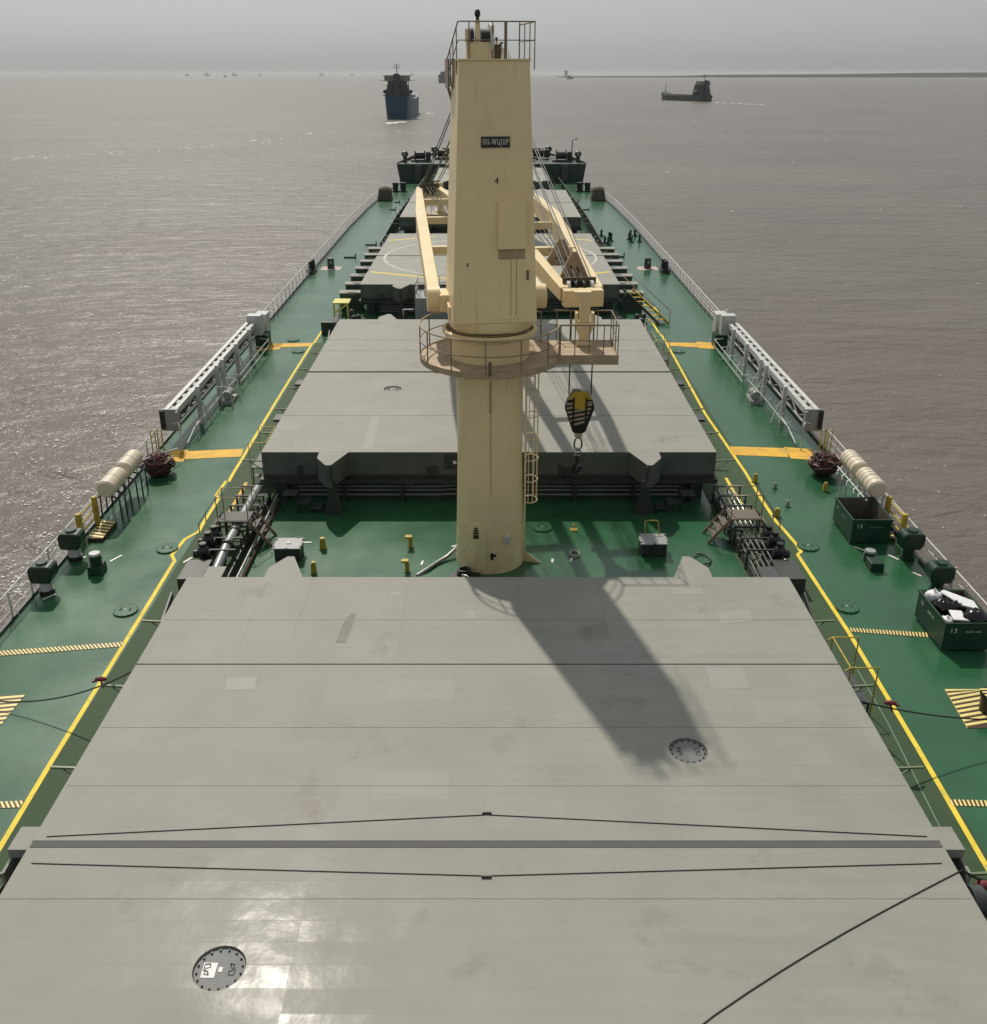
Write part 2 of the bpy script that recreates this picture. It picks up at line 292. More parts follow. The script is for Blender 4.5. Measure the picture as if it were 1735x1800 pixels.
def text_mesh(txt, size, name, m, parent, M, sx=1.0, ext=0.003):
    cu = bpy.data.curves.new(name, 'FONT'); cu.body = txt; cu.size = size; cu.align_x = 'CENTER'; cu.align_y = 'CENTER'; cu.extrude = ext; cu.space_character = 1.25
    t = bpy.data.objects.new(name, cu); COL.objects.link(t); bpy.context.view_layer.update()
    me = bpy.data.meshes.new_from_object(t.evaluated_get(bpy.context.evaluated_depsgraph_get()))
    bpy.data.objects.remove(t); bpy.data.curves.remove(cu)
    org = ORG[parent.name]
    me.transform(Matrix.Translation(-org) @ M @ Matrix.Diagonal((sx, 1, 1, 1)))
    me.materials.clear(); me.materials.append(MATS[m])
    o = bpy.data.objects.new(name, me); COL.objects.link(o); o.parent = parent; ORG[o.name] = org; return o
SIDE = {-1: 'left', 1: 'right'}

# ================================================================ SEA AND DISTANCE (world frame)
o = MB().sheet([(-30000, -300), (30000, -300), (30000, 40000), (-30000, 40000)], SEA).build('sea', 'sea_water'); struct(o); WORLD.add(o.name)
m = MB()                                                         # low coast on the right horizon
prof = [(990, 0.4), (1100, 0.7), (1200, 1.0), (1270, 3.2), (1340, 3.6), (1420, 4.0), (1500, 4.3), (1580, 5.6), (1650, 6.6), (1740, 7.0), (1900, 8.0), (2200, 9.0)]
YL = 8200.0; kk = YL * 0.925 / F
for (xa, ha), (xb, hb) in zip(prof, prof[1:]):
    xa, xb = [(x - CX) * YL * 0.926 / F for x in (xa, xb)]; ha, hb = ha * kk + 5, hb * kk + 5
    m.add([(xa, YL, SEA - 1), (xb, YL, SEA - 1), (xb, YL, SEA + hb), (xa, YL, SEA + ha), (xa, YL + 900, SEA - 1), (xb, YL + 900, SEA - 1), (xb, YL + 600, SEA + hb), (xa, YL + 600, SEA + ha)],
          [(0, 1, 2, 3), (3, 2, 6, 7), (7, 6, 5, 4), (0, 3, 7, 4), (1, 5, 6, 2)])
o = m.build('coastline', 'land'); struct(o); WORLD.add(o.name)
t = thing('harbour_tower', 'pale square block standing on the hazy horizon to the right of the crane top', 'tower', PW(995, 136)); WORLD.add(t.name)
l0 = PW(995, 136); mm = MB().box(l0.x - 12, l0.x - 2, l0.y, l0.y + 20, SEA, SEA + 52); mm.box(l0.x + 2, l0.x + 12, l0.y, l0.y + 20, SEA, SEA + 52); mm.build('tower_block', 'tower_pale', t)
MB().box(l0.x - 2, l0.x + 2, l0.y + 2, l0.y + 16, SEA + 10, SEA + 46).build('link_block', 'tower_pale', t)

def vessel(name, label, loc, heading, L, B, fb, sup, hullm, bow_up=1.4, group='other vessels on the water', crane=False):
    """heading: angle from +Y. sup = (deckhouse length, width, height, bridge wing width)"""
    t = thing(name, label, 'ship', (0, 0, 0), group); hb = B / 2
    m = MB(); secs = []
    for u, w, wl, zt in ((0, .86, .72, 1.15), (.05, .97, .85, 1.1), (.15, 1, .97, 1.0), (.5, 1, 1, .9), (.8, 1, .95, .95), (.92, .75, .5, bow_up), (.98, .35, .1, bow_up * 1.08), (1, .05, .02, bow_up * 1.12)):
        y = u * L; secs.append([(-hb * w, y, fb * zt), (-hb * wl, y + (.012 * L if u == 0 else 0), -2), (hb * wl, y + (.012 * L if u == 0 else 0), -2), (hb * w, y, fb * zt)])
    vs = [p for q in secs for p in q]; fs = [(0, 1, 2, 3)]
    for i in range(len(secs) - 1):
        a, b = 4 * i, 4 * i + 4
        fs += [(a, b, b + 1, a + 1), (a + 3, a + 2, b + 2, b + 3), (a, a + 3, b + 3, b)]
    m.add(vs, fs); h = m.build('hull', hullm, t)
    dl, dw, dh, wing = sup; y0 = 0.05 * L; z = fb * 1.05
    m = MB(); st = 4
    for k in range(st):
        f = 1 - 0.07 * k; m.box(-dw / 2 * f, dw / 2 * f, y0 + k * 0.4, y0 + dl - k * 0.3, z + k * dh / st, z + (k + 1) * dh / st - 0.25)
        m.box(-dw / 2 * f - 0.7, dw / 2 * f + 0.7, y0 - 0.6 + k * .4, y0 + dl + 0.3 - k * .3, z + (k + 1) * dh / st - 0.25, z + (k + 1) * dh / st)
    m.build('deckhouse', 'vessel_teal', t)
    zb = z + dh
    b = MB().box(-wing / 2, wing / 2, y0 + 1.2, y0 + dl * .7, zb, zb + 0.3); b.box(-wing * .36, wing * .36, y0 + 1.5, y0 + dl * .7, zb + .3, zb + 2.9); b.box(-wing * .4, wing * .4, y0 + 1.2, y0 + dl * .7, zb + 2.9, zb + 3.3); b.build('bridge', 'vessel_grey', t)
    fn = MB().box(-dw * .15, dw * .15, y0 - 1.5, y0 + 2.6, z, zb + 4.2, (.8, .7)).build('funnel', 'vessel_dark', t)
    ms = MB().cyl((0, y0 + 3.5, zb + 3), (0, y0 + 3.5, zb + 10), .35, .18, 6); ms.box(-2.2, 2.2, y0 + 3.4, y0 + 3.6, zb + 7.5, zb + 7.8); ms.box(-1.2, 1.2, y0 + 3.4, y0 + 3.6, zb + 9, zb + 9.2)
    for q in (-2, -1, 1, 2): ms.box(q - .06, q + .06, y0 + 3.45, y0 + 3.55, zb + 7.8, zb + 9.6)
    ms.build('mast', 'vessel_dark', t)
    for sgn in (-1, 1):
        lb = MB().ball((sgn * (dw / 2 + 1.0), y0 + dl * .5, z + dh * .35), 1.3, 6, (.9, 2.0, 1)); lb.box(sgn * (dw / 2 + 1) - .9, sgn * (dw / 2 + 1) + .9, y0 + dl * .2, y0 + dl * .8, z + dh * .1, z + dh * .16); lb.build('lifeboat', 'vessel_dark', t)
    ht = MB()
    for k in range(3): ht.box(-hb * .7, hb * .7, L * (.26 + .2 * k), L * (.43 + .2 * k), fb * .9, fb * .9 + 1.8)
    ht.build('cargo_hatch', 'vessel_grey', t)
    fm = MB().cyl((0, L * .93, fb * bow_up), (0, L * .93, fb * bow_up + 9), .4, .2, 6); fm.build('foremast', 'vessel_dark', t)
    t.location = loc; t.rotation_euler = (0, 0, heading); WORLD.add(t.name); return t
c = PW(701, 209.5)
vessel('cargo_ship', 'blue hulled cargo ship seen from astern with dark funnel, left of the crane', (c.x - 1, c.y, SEA), R(0.5), 118, 16, 12.0, (13, 14.5, 9.5, 21.5), 'blue_hull', 1.1)
c = PW(1244, 178.5)
vessel('coaster', 'small grey coaster with high aft deckhouse steaming away on the right', (c.x, c.y, SEA), R(27), 78, 14, 5.2, (14, 12.5, 10.5, 16), 'vessel_dark', 1.5)
c = PW(780, 146)
vessel('bulk_ship', 'hazy blue-grey ship far off, half hidden behind the crane top', (c.x, c.y, SEA), R(1), 180, 35, 20, (22, 24, 8, 30), 'far_blue', 1.05)

def boat(x, y, wpx, label, hp=1.0):
    c = PW(x, y); s = c.y * 0.93 / F; w = wpx * s
    t = thing('fishing_boat', label, 'boat', c, 'small boats near the horizon'); WORLD.add(t.name)
    h = w * .22 * hp
    m = MB().add([(c.x - w / 2, c.y, SEA - 1), (c.x + w / 2, c.y, SEA - 1), (c.x + w * .56, c.y, SEA + h * 1.3), (c.x - w * .52, c.y, SEA + h), (c.x - w / 2, c.y + w * .3, SEA - 1), (c.x + w / 2, c.y + w * .3, SEA - 1), (c.x + w * .56, c.y + w * .3, SEA + h * 1.3), (c.x - w * .52, c.y + w * .3, SEA + h)],
                 [(0, 1, 2, 3), (3, 2, 6, 7), (1, 5, 6, 2), (0, 3, 7, 4), (5, 4, 7, 6)]); m.build('hull', 'vessel_dark', t)
    MB().box(c.x - w * .32, c.x + w * .05, c.y + w * .05, c.y + w * .25, SEA + h, SEA + h * 2.4, (.8, .9)).build('cabin', 'vessel_dark', t)
    MB().box(c.x + w * .1, c.x + w * .14, c.y + w * .12, c.y + w * .16, SEA + h, SEA + h * 3.2).build('mast', 'vessel_dark', t)
for x, y, w, lb in ((329, 133.5, 7, 'leftmost dark speck of a boat on the left horizon'), (364, 133.5, 9, 'second small dark boat from the left on the horizon'), (396, 135.5, 6, 'lowest of the small boats on the left horizon'),
                    (412, 133.5, 9, 'small dark boat just right of the lowest one on the left horizon'), (457, 132.8, 6, 'faint boat alone between the left group and the crane'), (565, 132.8, 8, 'faint grey boat on the horizon left of the blue ship'),
                    (619, 132.8, 6, 'faint boat on the horizon nearest the blue ship'), (1002, 139, 11, 'small dark boat just right of the crane top'), (1283, 133.5, 6, 'tiny dark boat in front of the coast on the right'), (725, 132.5, 7, 'small boat just above and right of the blue ship')):
    boat(x, y, w, lb)

# white marks on the water: wakes, crests, and painted-on sun sparkle
def foam_sparkle(name, specs, label=None):
    m = MB()
    for x, y, wp, hp in specs:
        c = PW(x, y); s = c.y * .93 / F; w = wp * s / 2; d = abs(PW(x, y + hp / 2).y - PW(x, y - hp / 2).y) / 2; n = 9; pts = []
        for i in range(n):
            a = 2 * math.pi * i / n; rr = random.uniform(.45, 1.1); pts.append((c.x + w * rr * math.cos(a), c.y + d * rr * math.sin(a)))
        m.sheet(pts, SEA + 0.05 + random.random() * .02)
    o = m.build(name, 'foam_sparkle'); o['kind'] = 'stuff'; WORLD.add(o.name); return o
sp = []
for i in range(60):
    u = random.random(); x = 10 + u * 560; y = 281 - 38 * u + random.gauss(0, 2.0) - 14 * max(0, u - .6); sp.append((x, y, random.uniform(2, 7), random.uniform(.7, 1.8)))
sp += [(690, 216, 30, 2.4), (684, 218, 12, 1.6), (705, 214.5, 22, 1.4), (752, 199, 10, 1.6), (760, 200, 8, 1.0), (700, 231, 16, .9)]
sp += [(1262 + i * 13, 180.5 + i * .6, 12, .8) for i in range(7)]
foam_sparkle('wake_foam', sp)
sp = []
for i in range(420):
    y = 200 + 850 * random.random() ** 1.25; xe = 864 - 0.87 * (y - 107); 
    x = random.uniform(0, max(30, xe - 20)) if xe > 20 else None
    if x is None: continue
    sc_ = 0.5 + (y - 130) / 700; n_ = random.choice((1, 1, 2, 4))
    for k in range(n_): sp.append((x + random.gauss(0, 9 * sc_), y + random.gauss(0, 3 * sc_), random.uniform(1.2, 5.5) * sc_, random.uniform(.5, 1.5) * sc_))
for i in range(60):
    y = 200 + 850 * random.random() ** 1.3; xs = 864 + 0.87 * (y - 107)
    if xs < 1700: sp.append((random.uniform(xs + 20, 1735), y, random.uniform(2, 6), random.uniform(.5, 1.6)))
foam_sparkle('crest_sparkle', sp)  # specks on the left mainly paint in sun sparkle, beside some crests

# ================================================================ THE SHIP (ship frame)
def hw(Y): 
    pts = [(-6, 16.1), (110, 16.1), (125, 15.8), (135, 15.3), (145, 14.7), (154, 14.0), (165, 10), (174, 4.5), (179, .3)]
    for (a, wa), (b, wb) in zip(pts, pts[1:]):
        if Y <= b: return wa + (wb - wa) * max(0, Y - a) / (b - a)
    return .3
ys = [-6, 20, 40, 60, 80, 100, 110, 117, 125, 130, 135, 140, 145, 150, 154]
m = MB().sheet([(-hw(y), y) for y in ys] + [(hw(y), y) for y in reversed(ys)], 0); o = struct(m.build('main_deck', 'deck_paint'))
m = MB(); ys2 = ys + [160, 165, 170, 174, 179]
for a, b in zip(ys2, ys2[1:]):
    for s in (-1, 1):
        q = [(s * hw(a), a, -.004), (s * hw(b), b, -.004), (s * hw(b) * (1 if b < 150 else .8), b, -14), (s * hw(a) * (1 if a < 150 else .8), a, -14)]
        m.add(q, [(0, 1, 2, 3)] if s > 0 else [(3, 2, 1, 0)])
struct(m.build('hull_side', 'hull_side'))
# gunwale strip: a low dark waterway bar at the deck edge
m = MB()
for s in (-1, 1):
    for a, b in zip(ys, ys[1:]): m.ext([(s * (hw(a) - .14), a, 0.004), (s * (hw(a) - .02), a, 0.004), (s * (hw(b) - .02), b, 0.004), (s * (hw(b) - .14), b, 0.004)], (0, 0, .1))
struct(m.build('deck_edge_bar', 'dark_grey'))

# --- hatches
HT, HB = 2.27, 1.26
HX = 9.46
HX0, HX1 = -9.56, 9.34
def top_hole(m, x0, x1, y0, y1, z, c=None, r=.5):
    if c is None: m.add([(x0, y0, z), (x1, y0, z), (x1, y1, z), (x0, y1, z)], [(0, 1, 2, 3)]); return
    cx, cy = c; a = r * 1.5
    for q in ((x0, cx - a, y0, y1), (cx + a, x1, y0, y1), (cx - a, cx + a, y0, cy - a), (cx - a, cx + a, cy + a, y1)):
        m.add([(q[0], q[2], z), (q[1], q[2], z), (q[1], q[3], z), (q[0], q[3], z)], [(0, 1, 2, 3)])
    n = 32; vi = []; vo = []
    for i in range(n):
        t = 2 * math.pi * i / n; u, v = math.cos(t), math.sin(t); k = a / max(abs(u), abs(v)); vi.append((cx + r * u, cy + r * v, z)); vo.append((cx + k * u, cy + k * v, z))
    m.add(vi + vo, [(i, n + i, n + (i + 1) % n, (i + 1) % n) for i in range(n)])
    m.add(vi + [(p[0], p[1], z - .09) for p in vi], [(i, (i + 1) % n, n + (i + 1) % n, n + i) for i in range(n)], True)
def panel(m, k, x0, x1, y0, y1, c=None, r=.5):
    top_hole(m, x0, x1, y0, y1, HT, c, r); zz = HT - .012
    m.add([(x0, y0, zz), (x1, y0, zz), (x1, y1, zz), (x0, y1, zz), (x0, y0, HT), (x1, y0, HT), (x1, y1, HT), (x0, y1, HT)], [(0, 1, 5, 4), (1, 2, 6, 5), (2, 3, 7, 6), (3, 0, 4, 7)])
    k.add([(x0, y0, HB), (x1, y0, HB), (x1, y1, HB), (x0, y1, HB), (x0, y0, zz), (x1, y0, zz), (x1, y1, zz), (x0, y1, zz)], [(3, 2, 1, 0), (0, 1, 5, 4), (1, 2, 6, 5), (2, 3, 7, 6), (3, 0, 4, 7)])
def guide(m, s, yb, d, lo, hi):
    xo = [(7.05, 0), (7.04, .62), (6.58, 1.38), (6.36, 1.38), (5.84, 0)]
    m.prism([(s * x - .1, yb + d * y) for x, y in xo], lo, hi)
def lid(parent, c, r=.5, label=None, paper=False):
    l = MB().cyl((c[0], c[1], HT - .088), (c[0], c[1], HT - .05), r * .97, n=32).build('manhole_lid', 'lid_paint', parent)
    m = MB()
    for i in range(16):
        a = 2 * math.pi * (i + .5) / 16; m.cyl((c[0] + r * .86 * math.cos(a), c[1] + r * .86 * math.sin(a), HT - .05), (c[0] + r * .86 * math.cos(a), c[1] + r * .86 * math.sin(a), HT - .015), .022, n=6)
    m.build('bolt_ring', 'wire', l)
    for q in (-1, 1):
        x = c[0] + q * r * .5; MB().tube([(x - q * .05, c[1] - .1, HT - .05), (x - q * .05, c[1] - .08, HT), (x + q * .03, c[1] - .06, HT + .01), (x + q * .03, c[1] + .06, HT + .01), (x - q * .05, c[1] + .08, HT), (x - q * .05, c[1] + .1, HT - .05)], .012).build('lid_handle', 'black_paint', l)
    if paper:
        MB().box(c[0] - .31, c[0] - .06, c[1] - .17, c[1] + .14, HT - .049, HT - .042).build('white_patch', 'white_paint', l)
        MB().box(c[0] - .02, c[0] + .05, c[1] - .05, c[1] + .05, HT - .049, HT - .042).build('round_patch', 'white_paint', l)

def hatch(ya, yb, seams, label, lids=(), wide=1.0, detail=2, cut=0, near=False):
    """ya aft edge, yb forward edge; seams = list of Y where panels meet (gap)"""
    t = thing('cargo_hatch', label, 'hatch', (0, ya, 0), 'cargo hatches along the deck')
    x0, x1 = HX0 * wide, HX1 * wide
    m = MB(); ed = [ya] + sum([[q - g / 2, q + g / 2] for q, g in seams], []) + [yb]
    for k in range(0, len(ed), 2):
        p = MB(); kk_ = MB(); c = [q for q in lids if ed[k] < q[1] < ed[k + 1]]
        panel(p, kk_, x0, x1, ed[k], ed[k + 1], c[0][:2] if c else None, c[0][2] if c else .5)
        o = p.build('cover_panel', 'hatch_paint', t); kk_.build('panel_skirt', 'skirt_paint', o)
    for q in lids: lid(t, q[:2], q[2], paper=(len(q) > 3))
    if detail:
        for s in (-1, 1):
            for yy, d in ((ya, -1), (yb, 1)):
                if near and d < 0: continue
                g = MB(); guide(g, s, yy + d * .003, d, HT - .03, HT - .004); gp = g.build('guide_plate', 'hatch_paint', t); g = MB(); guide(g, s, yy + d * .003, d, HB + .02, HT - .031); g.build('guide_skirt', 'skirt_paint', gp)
                # standing support under the guide
                b = MB(); xs = s * 6.37 - .1; yk = yy + d * 1.25
                b.ext([(xs - .38, yk, 0.005), (xs + .38, yk, 0.005), (xs + .07, yk, 1.55), (xs - .07, yk, 1.55)], (0, .05, 0)); b.box(xs - .05, xs + .05, yk + .05, yk + .5, .005, 1.2)
                b.box(xs - .11, xs + .11, yk - .12, yk - .003, 1.15, HB + .3); b.box(xs - .05, xs + .05, yk - .2, yk - .05, HB + .3, HT - .1)
                b.build('guide_support', 'cover_side', t)
    # coaming
    cx0, cx1 = x0 + .35, x1 - .35
    m = MB().box(cx0, cx1, ya + .45, yb - .45, .004, 1.1); m.build('coaming', 'coaming_green', t)
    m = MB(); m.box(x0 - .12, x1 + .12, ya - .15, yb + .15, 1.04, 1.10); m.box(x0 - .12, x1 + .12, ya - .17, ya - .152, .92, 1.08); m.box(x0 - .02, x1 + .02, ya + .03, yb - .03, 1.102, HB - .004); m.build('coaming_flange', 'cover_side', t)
    if detail:
        m = MB(); n = 7
        for i in range(n + 1):
            x = x0 + .9 + (x1 - x0 - 1.8) * i / n
            for yy, d in ((ya, 1), (yb, -1)): m.ext([(x - .06, yy - d * .1, 1.035), (x - .06, yy - d * .02, .005), (x - .06, yy + d * .44, .005), (x - .06, yy + d * .44, 1.035)], (.12, 0, 0))
        o = m.build('coaming_stay', 'cover_side', t)
        m = MB()
        for z, yy in ((.25, ya + .2), (.42, ya + .3), (.62, ya + .22), (.8, ya + .33)): m.tube([(x0 + 1.4, yy, z), (-2.2, yy, z), (-1.6, yy, z + .04), (1.6, yy, z), (x1 - 1.4, yy, z)], .03)
        m.build('service_pipe', 'pipe_grey', t)
        m = MB()                                                  # fittings on the aft skirt
        for x in (-8.0, -7.2, 2.9, 3.15, 3.45, 6.9, -2.6, -2.35): m.box(x - .1, x + .1, ya - .06, ya - .002, HB - .05, HB + random.uniform(.2, .45))
        m.build('skirt_lug', 'cover_side', t)
        b = MB().box(-1.95, -1.15, ya - .05, ya - .002, HB + .28, HB + .92); b = b.build('inspection_plate', 'cover_side', t, bevel=.01)
        w = MB(); w.box(-1.6, -1.46, ya - .056, ya - .051, HB + .5, HB + .64); w.build('plate_mark', 'line_white', b)
        MB().box(-4.0, -3.3, ya + .43, ya + .445, .62, .96).build('coaming_plate', 'grey_paint', t)
        # side pegs (cleats) and side bars
        for s in (-1, 1):
            xe = x1 if s > 0 else x0
            for j in range(7):
                k = MB(); yy = ya + 1.2 + (yb - ya - 2.4) * j / 6
                k.beam((xe + s * .01, yy, HB + .1), (xe + s * 1.15, yy, HB + .16), .06, .05); k.beam((xe + s * .3, yy - .02, HB - .3), (xe + s * .85, yy, HB + .1), .035, .035)
                k.build('side_cleat', 'peg_green', t)
        for s in (-1, 1):
            xe = x1 if s > 0 else x0; b = MB()
            b.ext([(xe + s * .1, yb - 2.6, 0.005), (xe + s * .2, yb - 2.6, 0.005), (xe + s * .2, yb + .4, .005), (xe + s * .1, yb + .4, .005)], (0, 0, .9))
            b.beam((xe + s * .5, yb - 2.6, 1.0), (xe + s * .75, yb + .5, 1.35), .06, .22)
            b.build('corner_bracket', 'cover_side', t)
    return t
hats = [(4.2, 26.5, [(15.3, .2), (21.76, .05)], 'nearest grey hatch cover filling the bottom of the view, crossed by two black wires', ((4.63, 18.25, .45), (-4.87, 12.35, .47, 1)), 1),
        (37.0, 59.3, [(48.2, .22)], 'second nearest grey hatch cover, straight behind the crane post', ((-4.9, 45.4, .44),), 1),
        (69.6, 92.0, [(80.8, .25)], 'third hatch cover with a white landing circle painted on top', (), 1)]
for i, (a, b, sm, lb, ld, d) in enumerate(hats): hats[i] = hatch(a, b, sm, lb, ld, 1.0, d, near=(i == 0))
h1 = hatch(102.4, 125.4, [(113.5, .3)], 'fourth hatch cover, right of the crane between circle hatch and foremost hatch', (), 1.0, 1)
h0 = hatch(135.5, 152.9, [(144, .3)], 'foremost and smallest hatch cover, against the forecastle', (), .84, 1)
# weld seams / thin raised bars on top of the near covers
m = MB()
for y in (10.6, 13.9, 19.1, 17.05, 24.0): m.box(HX0 + .05, HX1 - .05, y - .012, y + .012, HT - .003, HT + .006)
for x in (-2.6, -7.0, -5.6, .8, 3.3): m.box(x - .01, x + .01, 22 + random.random(), 26.4, HT - .003, HT + .005)
m.build('weld_seam', 'hatch_paint', hats[0])
m = MB()
for y in (41.5, 54.5, 52.2): m.box(HX0 + .05, HX1 - .05, y - .02, y + .02, HT - .003, HT + .008)
m.build('weld_seam', 'hatch_paint', hats[1])
MB().box(HX0 + .02, HX1 - .02, 15.225, 15.397, HT - .3, HT - .008).build('gap_shade_strip', 'gap_shade_grey', hats[0])  # added strip, its grey standing in for the far panel's shaded aft face
for q in ([(1262, 1078), (1318, 1070), (1324, 1092), (1268, 1098)], [(818, 1074), (834, 1073), (836, 1087), (819, 1088)], [(398, 1192), (452, 1190), (448, 1212), (396, 1214)], [(688, 1040), (704, 1040), (702, 1048), (686, 1048)], [(1240, 1172), (1300, 1172), (1320, 1210), (1252, 1212)], [(1180, 1035), (1232, 1034), (1236, 1045), (1184, 1046)]):
    MB().sheet([P(x, y, HT)[:2] for x, y in q], HT + .0035).build('paint_patch', 'patch_light', hats[0])
for q in ([(590, 1130), (608, 1131), (626, 1080), (618, 1076), (602, 1098)],):
    MB().sheet([P(x, y, HT)[:2] for x, y in q], HT + .0035).build('grime_mark', 'smear', hats[0])
for q in ([(655, 730), (668, 730), (655, 790), (637, 790)], [(1000, 690), (1010, 690), (1075, 770), (1062, 772)]):
    MB().sheet([P(x, y, HT)[:2] for x, y in q], HT + .0035).build('paint_patch', 'patch_light', hats[1])
# drain gap at the fold: ledge brackets at both ends
for s in (-1, 1):
    xe = HX1 if s > 0 else HX0
    g = MB().box(min(xe + s * .01, xe + s * .5), max(xe + s * .01, xe + s * .5), 15.3, 15.95, 1.9, 2.12); g.box(min(xe + s * .44, xe + s * .5), max(xe + s * .44, xe + s * .5), 14.9, 15.95, 1.2, 1.88); g.build('fold_bracket', 'hatch_paint', hats[0])
    g = MB().cyl((xe + s * .2, 14.3, 1.75), (xe + s * .45, 14.3, 1.75), .32, n=16); g.cyl((xe + s * .12, 13.7, 1.6), (xe + s * .5, 13.7, 1.6), .25, n=16); g.build('fold_wheel', 'dark_grey', hats[0])
    g = MB().box(min(xe + s * .4, xe + s * 1.3), max(xe + s * .4, xe + s * 1.3), 11.4, 13.2, 1.0, 1.25); g.build('side_ledge', 'grey_paint', hats[0])
    for Y0, par in ((48.2, hats[1]), (42.8, hats[1])):
        g = MB().box(min(xe + s * .05, xe + s * .75), max(xe + s * .05, xe + s * .75), Y0 - .1, Y0 + .7, 1.5, 1.62); g.box(min(xe + s * .15, xe + s * .5), max(xe + s * .15, xe + s * .5), Y0 - .7, Y0 - .1, .7, 1.5); g.build('fold_bracket', 'dark_grey', par)
# painted helicopter circle on hatch 3 and yellow arcs
def ring(m, cx, cy, r, w, z, a0=0, a1=360, n=72):
    for i in range(n):
        t0, t1 = R(a0 + (a1 - a0) * i / n), R(a0 + (a1 - a0) * (i + 1) / n)
        m.sheet([(cx + (r - w / 2) * math.cos(t0), cy + (r - w / 2) * math.sin(t0)), (cx + (r + w / 2) * math.cos(t0), cy + (r + w / 2) * math.sin(t0)), (cx + (r + w / 2) * math.cos(t1), cy + (r + w / 2) * math.sin(t1)), (cx + (r - w / 2) * math.cos(t1), cy + (r - w / 2) * math.sin(t1))], z)
m = MB(); ring(m, -.1, 80.4, 8.75, .2, HT + .006); m.build('landing_circle', 'circle_white', hats[2])
m = MB()
for s in (-1, 1):
    m.sheet([(s * 9.2 - .1, 73.9), (s * 9.2 - .1, 74.25), (s * 5.0 - .1, 72.35), (s * 5.0 - .1, 72.0)], HT + .006); m.sheet([(s * 5.0 - .1, 72.02), (s * 5.0 - .1, 72.33), (s * 1.5, 71.2), (s * 1.5, 70.9)], HT + .006)
    m.sheet([(s * 9.2 - .1, 88.0), (s * 9.2 - .1, 88.3), (s * 5.0 - .1, 90.6), (s * 5.0 - .1, 90.3)], HT + .006)
m.build('landing_mark', 'line_yellow', hats[2])

# --- opening wires on the near hatch
def wire(name, pts, r, label, m='wire', sag=0.0, cat='wire', group=None, n=5):
    if sag:
        a, b = Vector(pts[0]), Vector(pts[-1]); pts = [a.lerp(b, i / 14) - Vector((0, 0, sag * 4 * (i / 14) * (1 - i / 14))) for i in range(15)]
    o = MB().tube(pts, r, n).build(name, m, None, pts[0]); return tag(o, label, cat, group)
for yc, ye, lb in ((P(853, 1433, HT).y, P(60, 1471, HT).y, 'black wire running across the near hatch just beyond the dark gap'), (P(853, 1540, HT).y, P(30, 1518, HT).y, 'black wire running across the near hatch just this side of the dark gap')):
    z = HT + .009
    t = thing('opening_wire', lb, 'wire', (-.1, yc, HT), 'wires across the near hatch')
    for s in (-1, 1): MB().tube([(-.1 + s * .06, yc, z), (s * 9.2 - .1, ye, z)], .011, 6).build('wire_run', 'wire', t)
    e = (1 if yc > 15.3 else -1) * .04
    MB().box(-.2, 0.0, yc + e - .015, yc + e + .015, HT + .002, HT + .05).build('wire_clip', 'wire', t)
a = P(1270, 1800, HT + .012); b = P(1690, 1530, HT + .012); a = a + (a - b) * .5
dn = Vector((-(b - a).y, (b - a).x, 0)).normalized(); wire('stay_wire', [a.lerp(b, i / 12) + dn * .22 * math.sin(math.pi * i / 12) * (1 if i > 3 else .8) for i in range(13)], .013, 'black wire slanting over the bottom right corner of the near hatch', sag=0.0)

# --- walkway, lines and hazard markings (painted sheets)
ZL = .004
m = MB()
for s in (-1, 1): m.sheet([(s * 9.2, 3), (s * 11.66, 3), (s * 11.66, 62), (s * 9.2, 62)], ZL)
struct(m.build('walkway_strip', 'walkway_paint'))
def line(name, px, w, mt, z=2 * ZL):
    pts = [P(x, y) for x, y in px]; m = MB(); L = []; Rr = []
    for i, p in enumerate(pts):
        d = (pts[min(i + 1, len(pts) - 1)] - pts[max(i - 1, 0)]); d.z = 0; d.normalize(); n = Vector((-d.y, d.x, 0)) * w / 2; L.append(p + n); Rr.append(p - n)
    for i in range(len(pts) - 1): m.sheet([L[i][:2], L[i + 1][:2], Rr[i + 1][:2], Rr[i][:2]], z)
    return struct(m.build(name, mt))
line('walkway_line', [(-60, 1589), (0, 1490), (90, 1340), (215, 1137), (307, 986), (302, 976), (325, 948), (350, 934), (357, 920), (385, 876), (380, 871), (398, 845), (402, 847), (410, 832), (428, 803), (437, 787), (450, 765), (486, 705), (520, 650), (549, 604), (552, 603), (566, 582), (580, 568), (587, 562)], .14, 'line_yellow')
line('walkway_line', [(1790, 1613), (1735, 1525), (1680, 1430), (1610, 1310), (1492, 1112), (1402, 975), (1408, 970), (1400, 957), (1375, 928), (1365, 918), (1340, 880), (1310, 830), (1240, 728), (1192, 640), (1165, 592), (1158, 585), (1146, 566), (1138, 560)], .14, 'line_yellow')
line('gap_line', [(394, 918), (412, 885), (428, 858), (433, 848)], .14, 'line_orange'); line('gap_line', [(1276, 840), (1290, 865), (1321, 913)], .14, 'line_yellow')
line('gap_line', [(1128, 534), (1150, 540), (1160, 552), (1140, 558)], .12, 'line_yellow'); line('deck_line', [(1110, 487), (1170, 489)], .1, 'line_faint'); line('deck_line', [(545, 493), (625, 488)], .1, 'line_faint')
line('deck_line', [(1690, 1530), (1560, 1270), (1500, 1165)], .03, 'line_faint', ZL * 2)
m = MB()
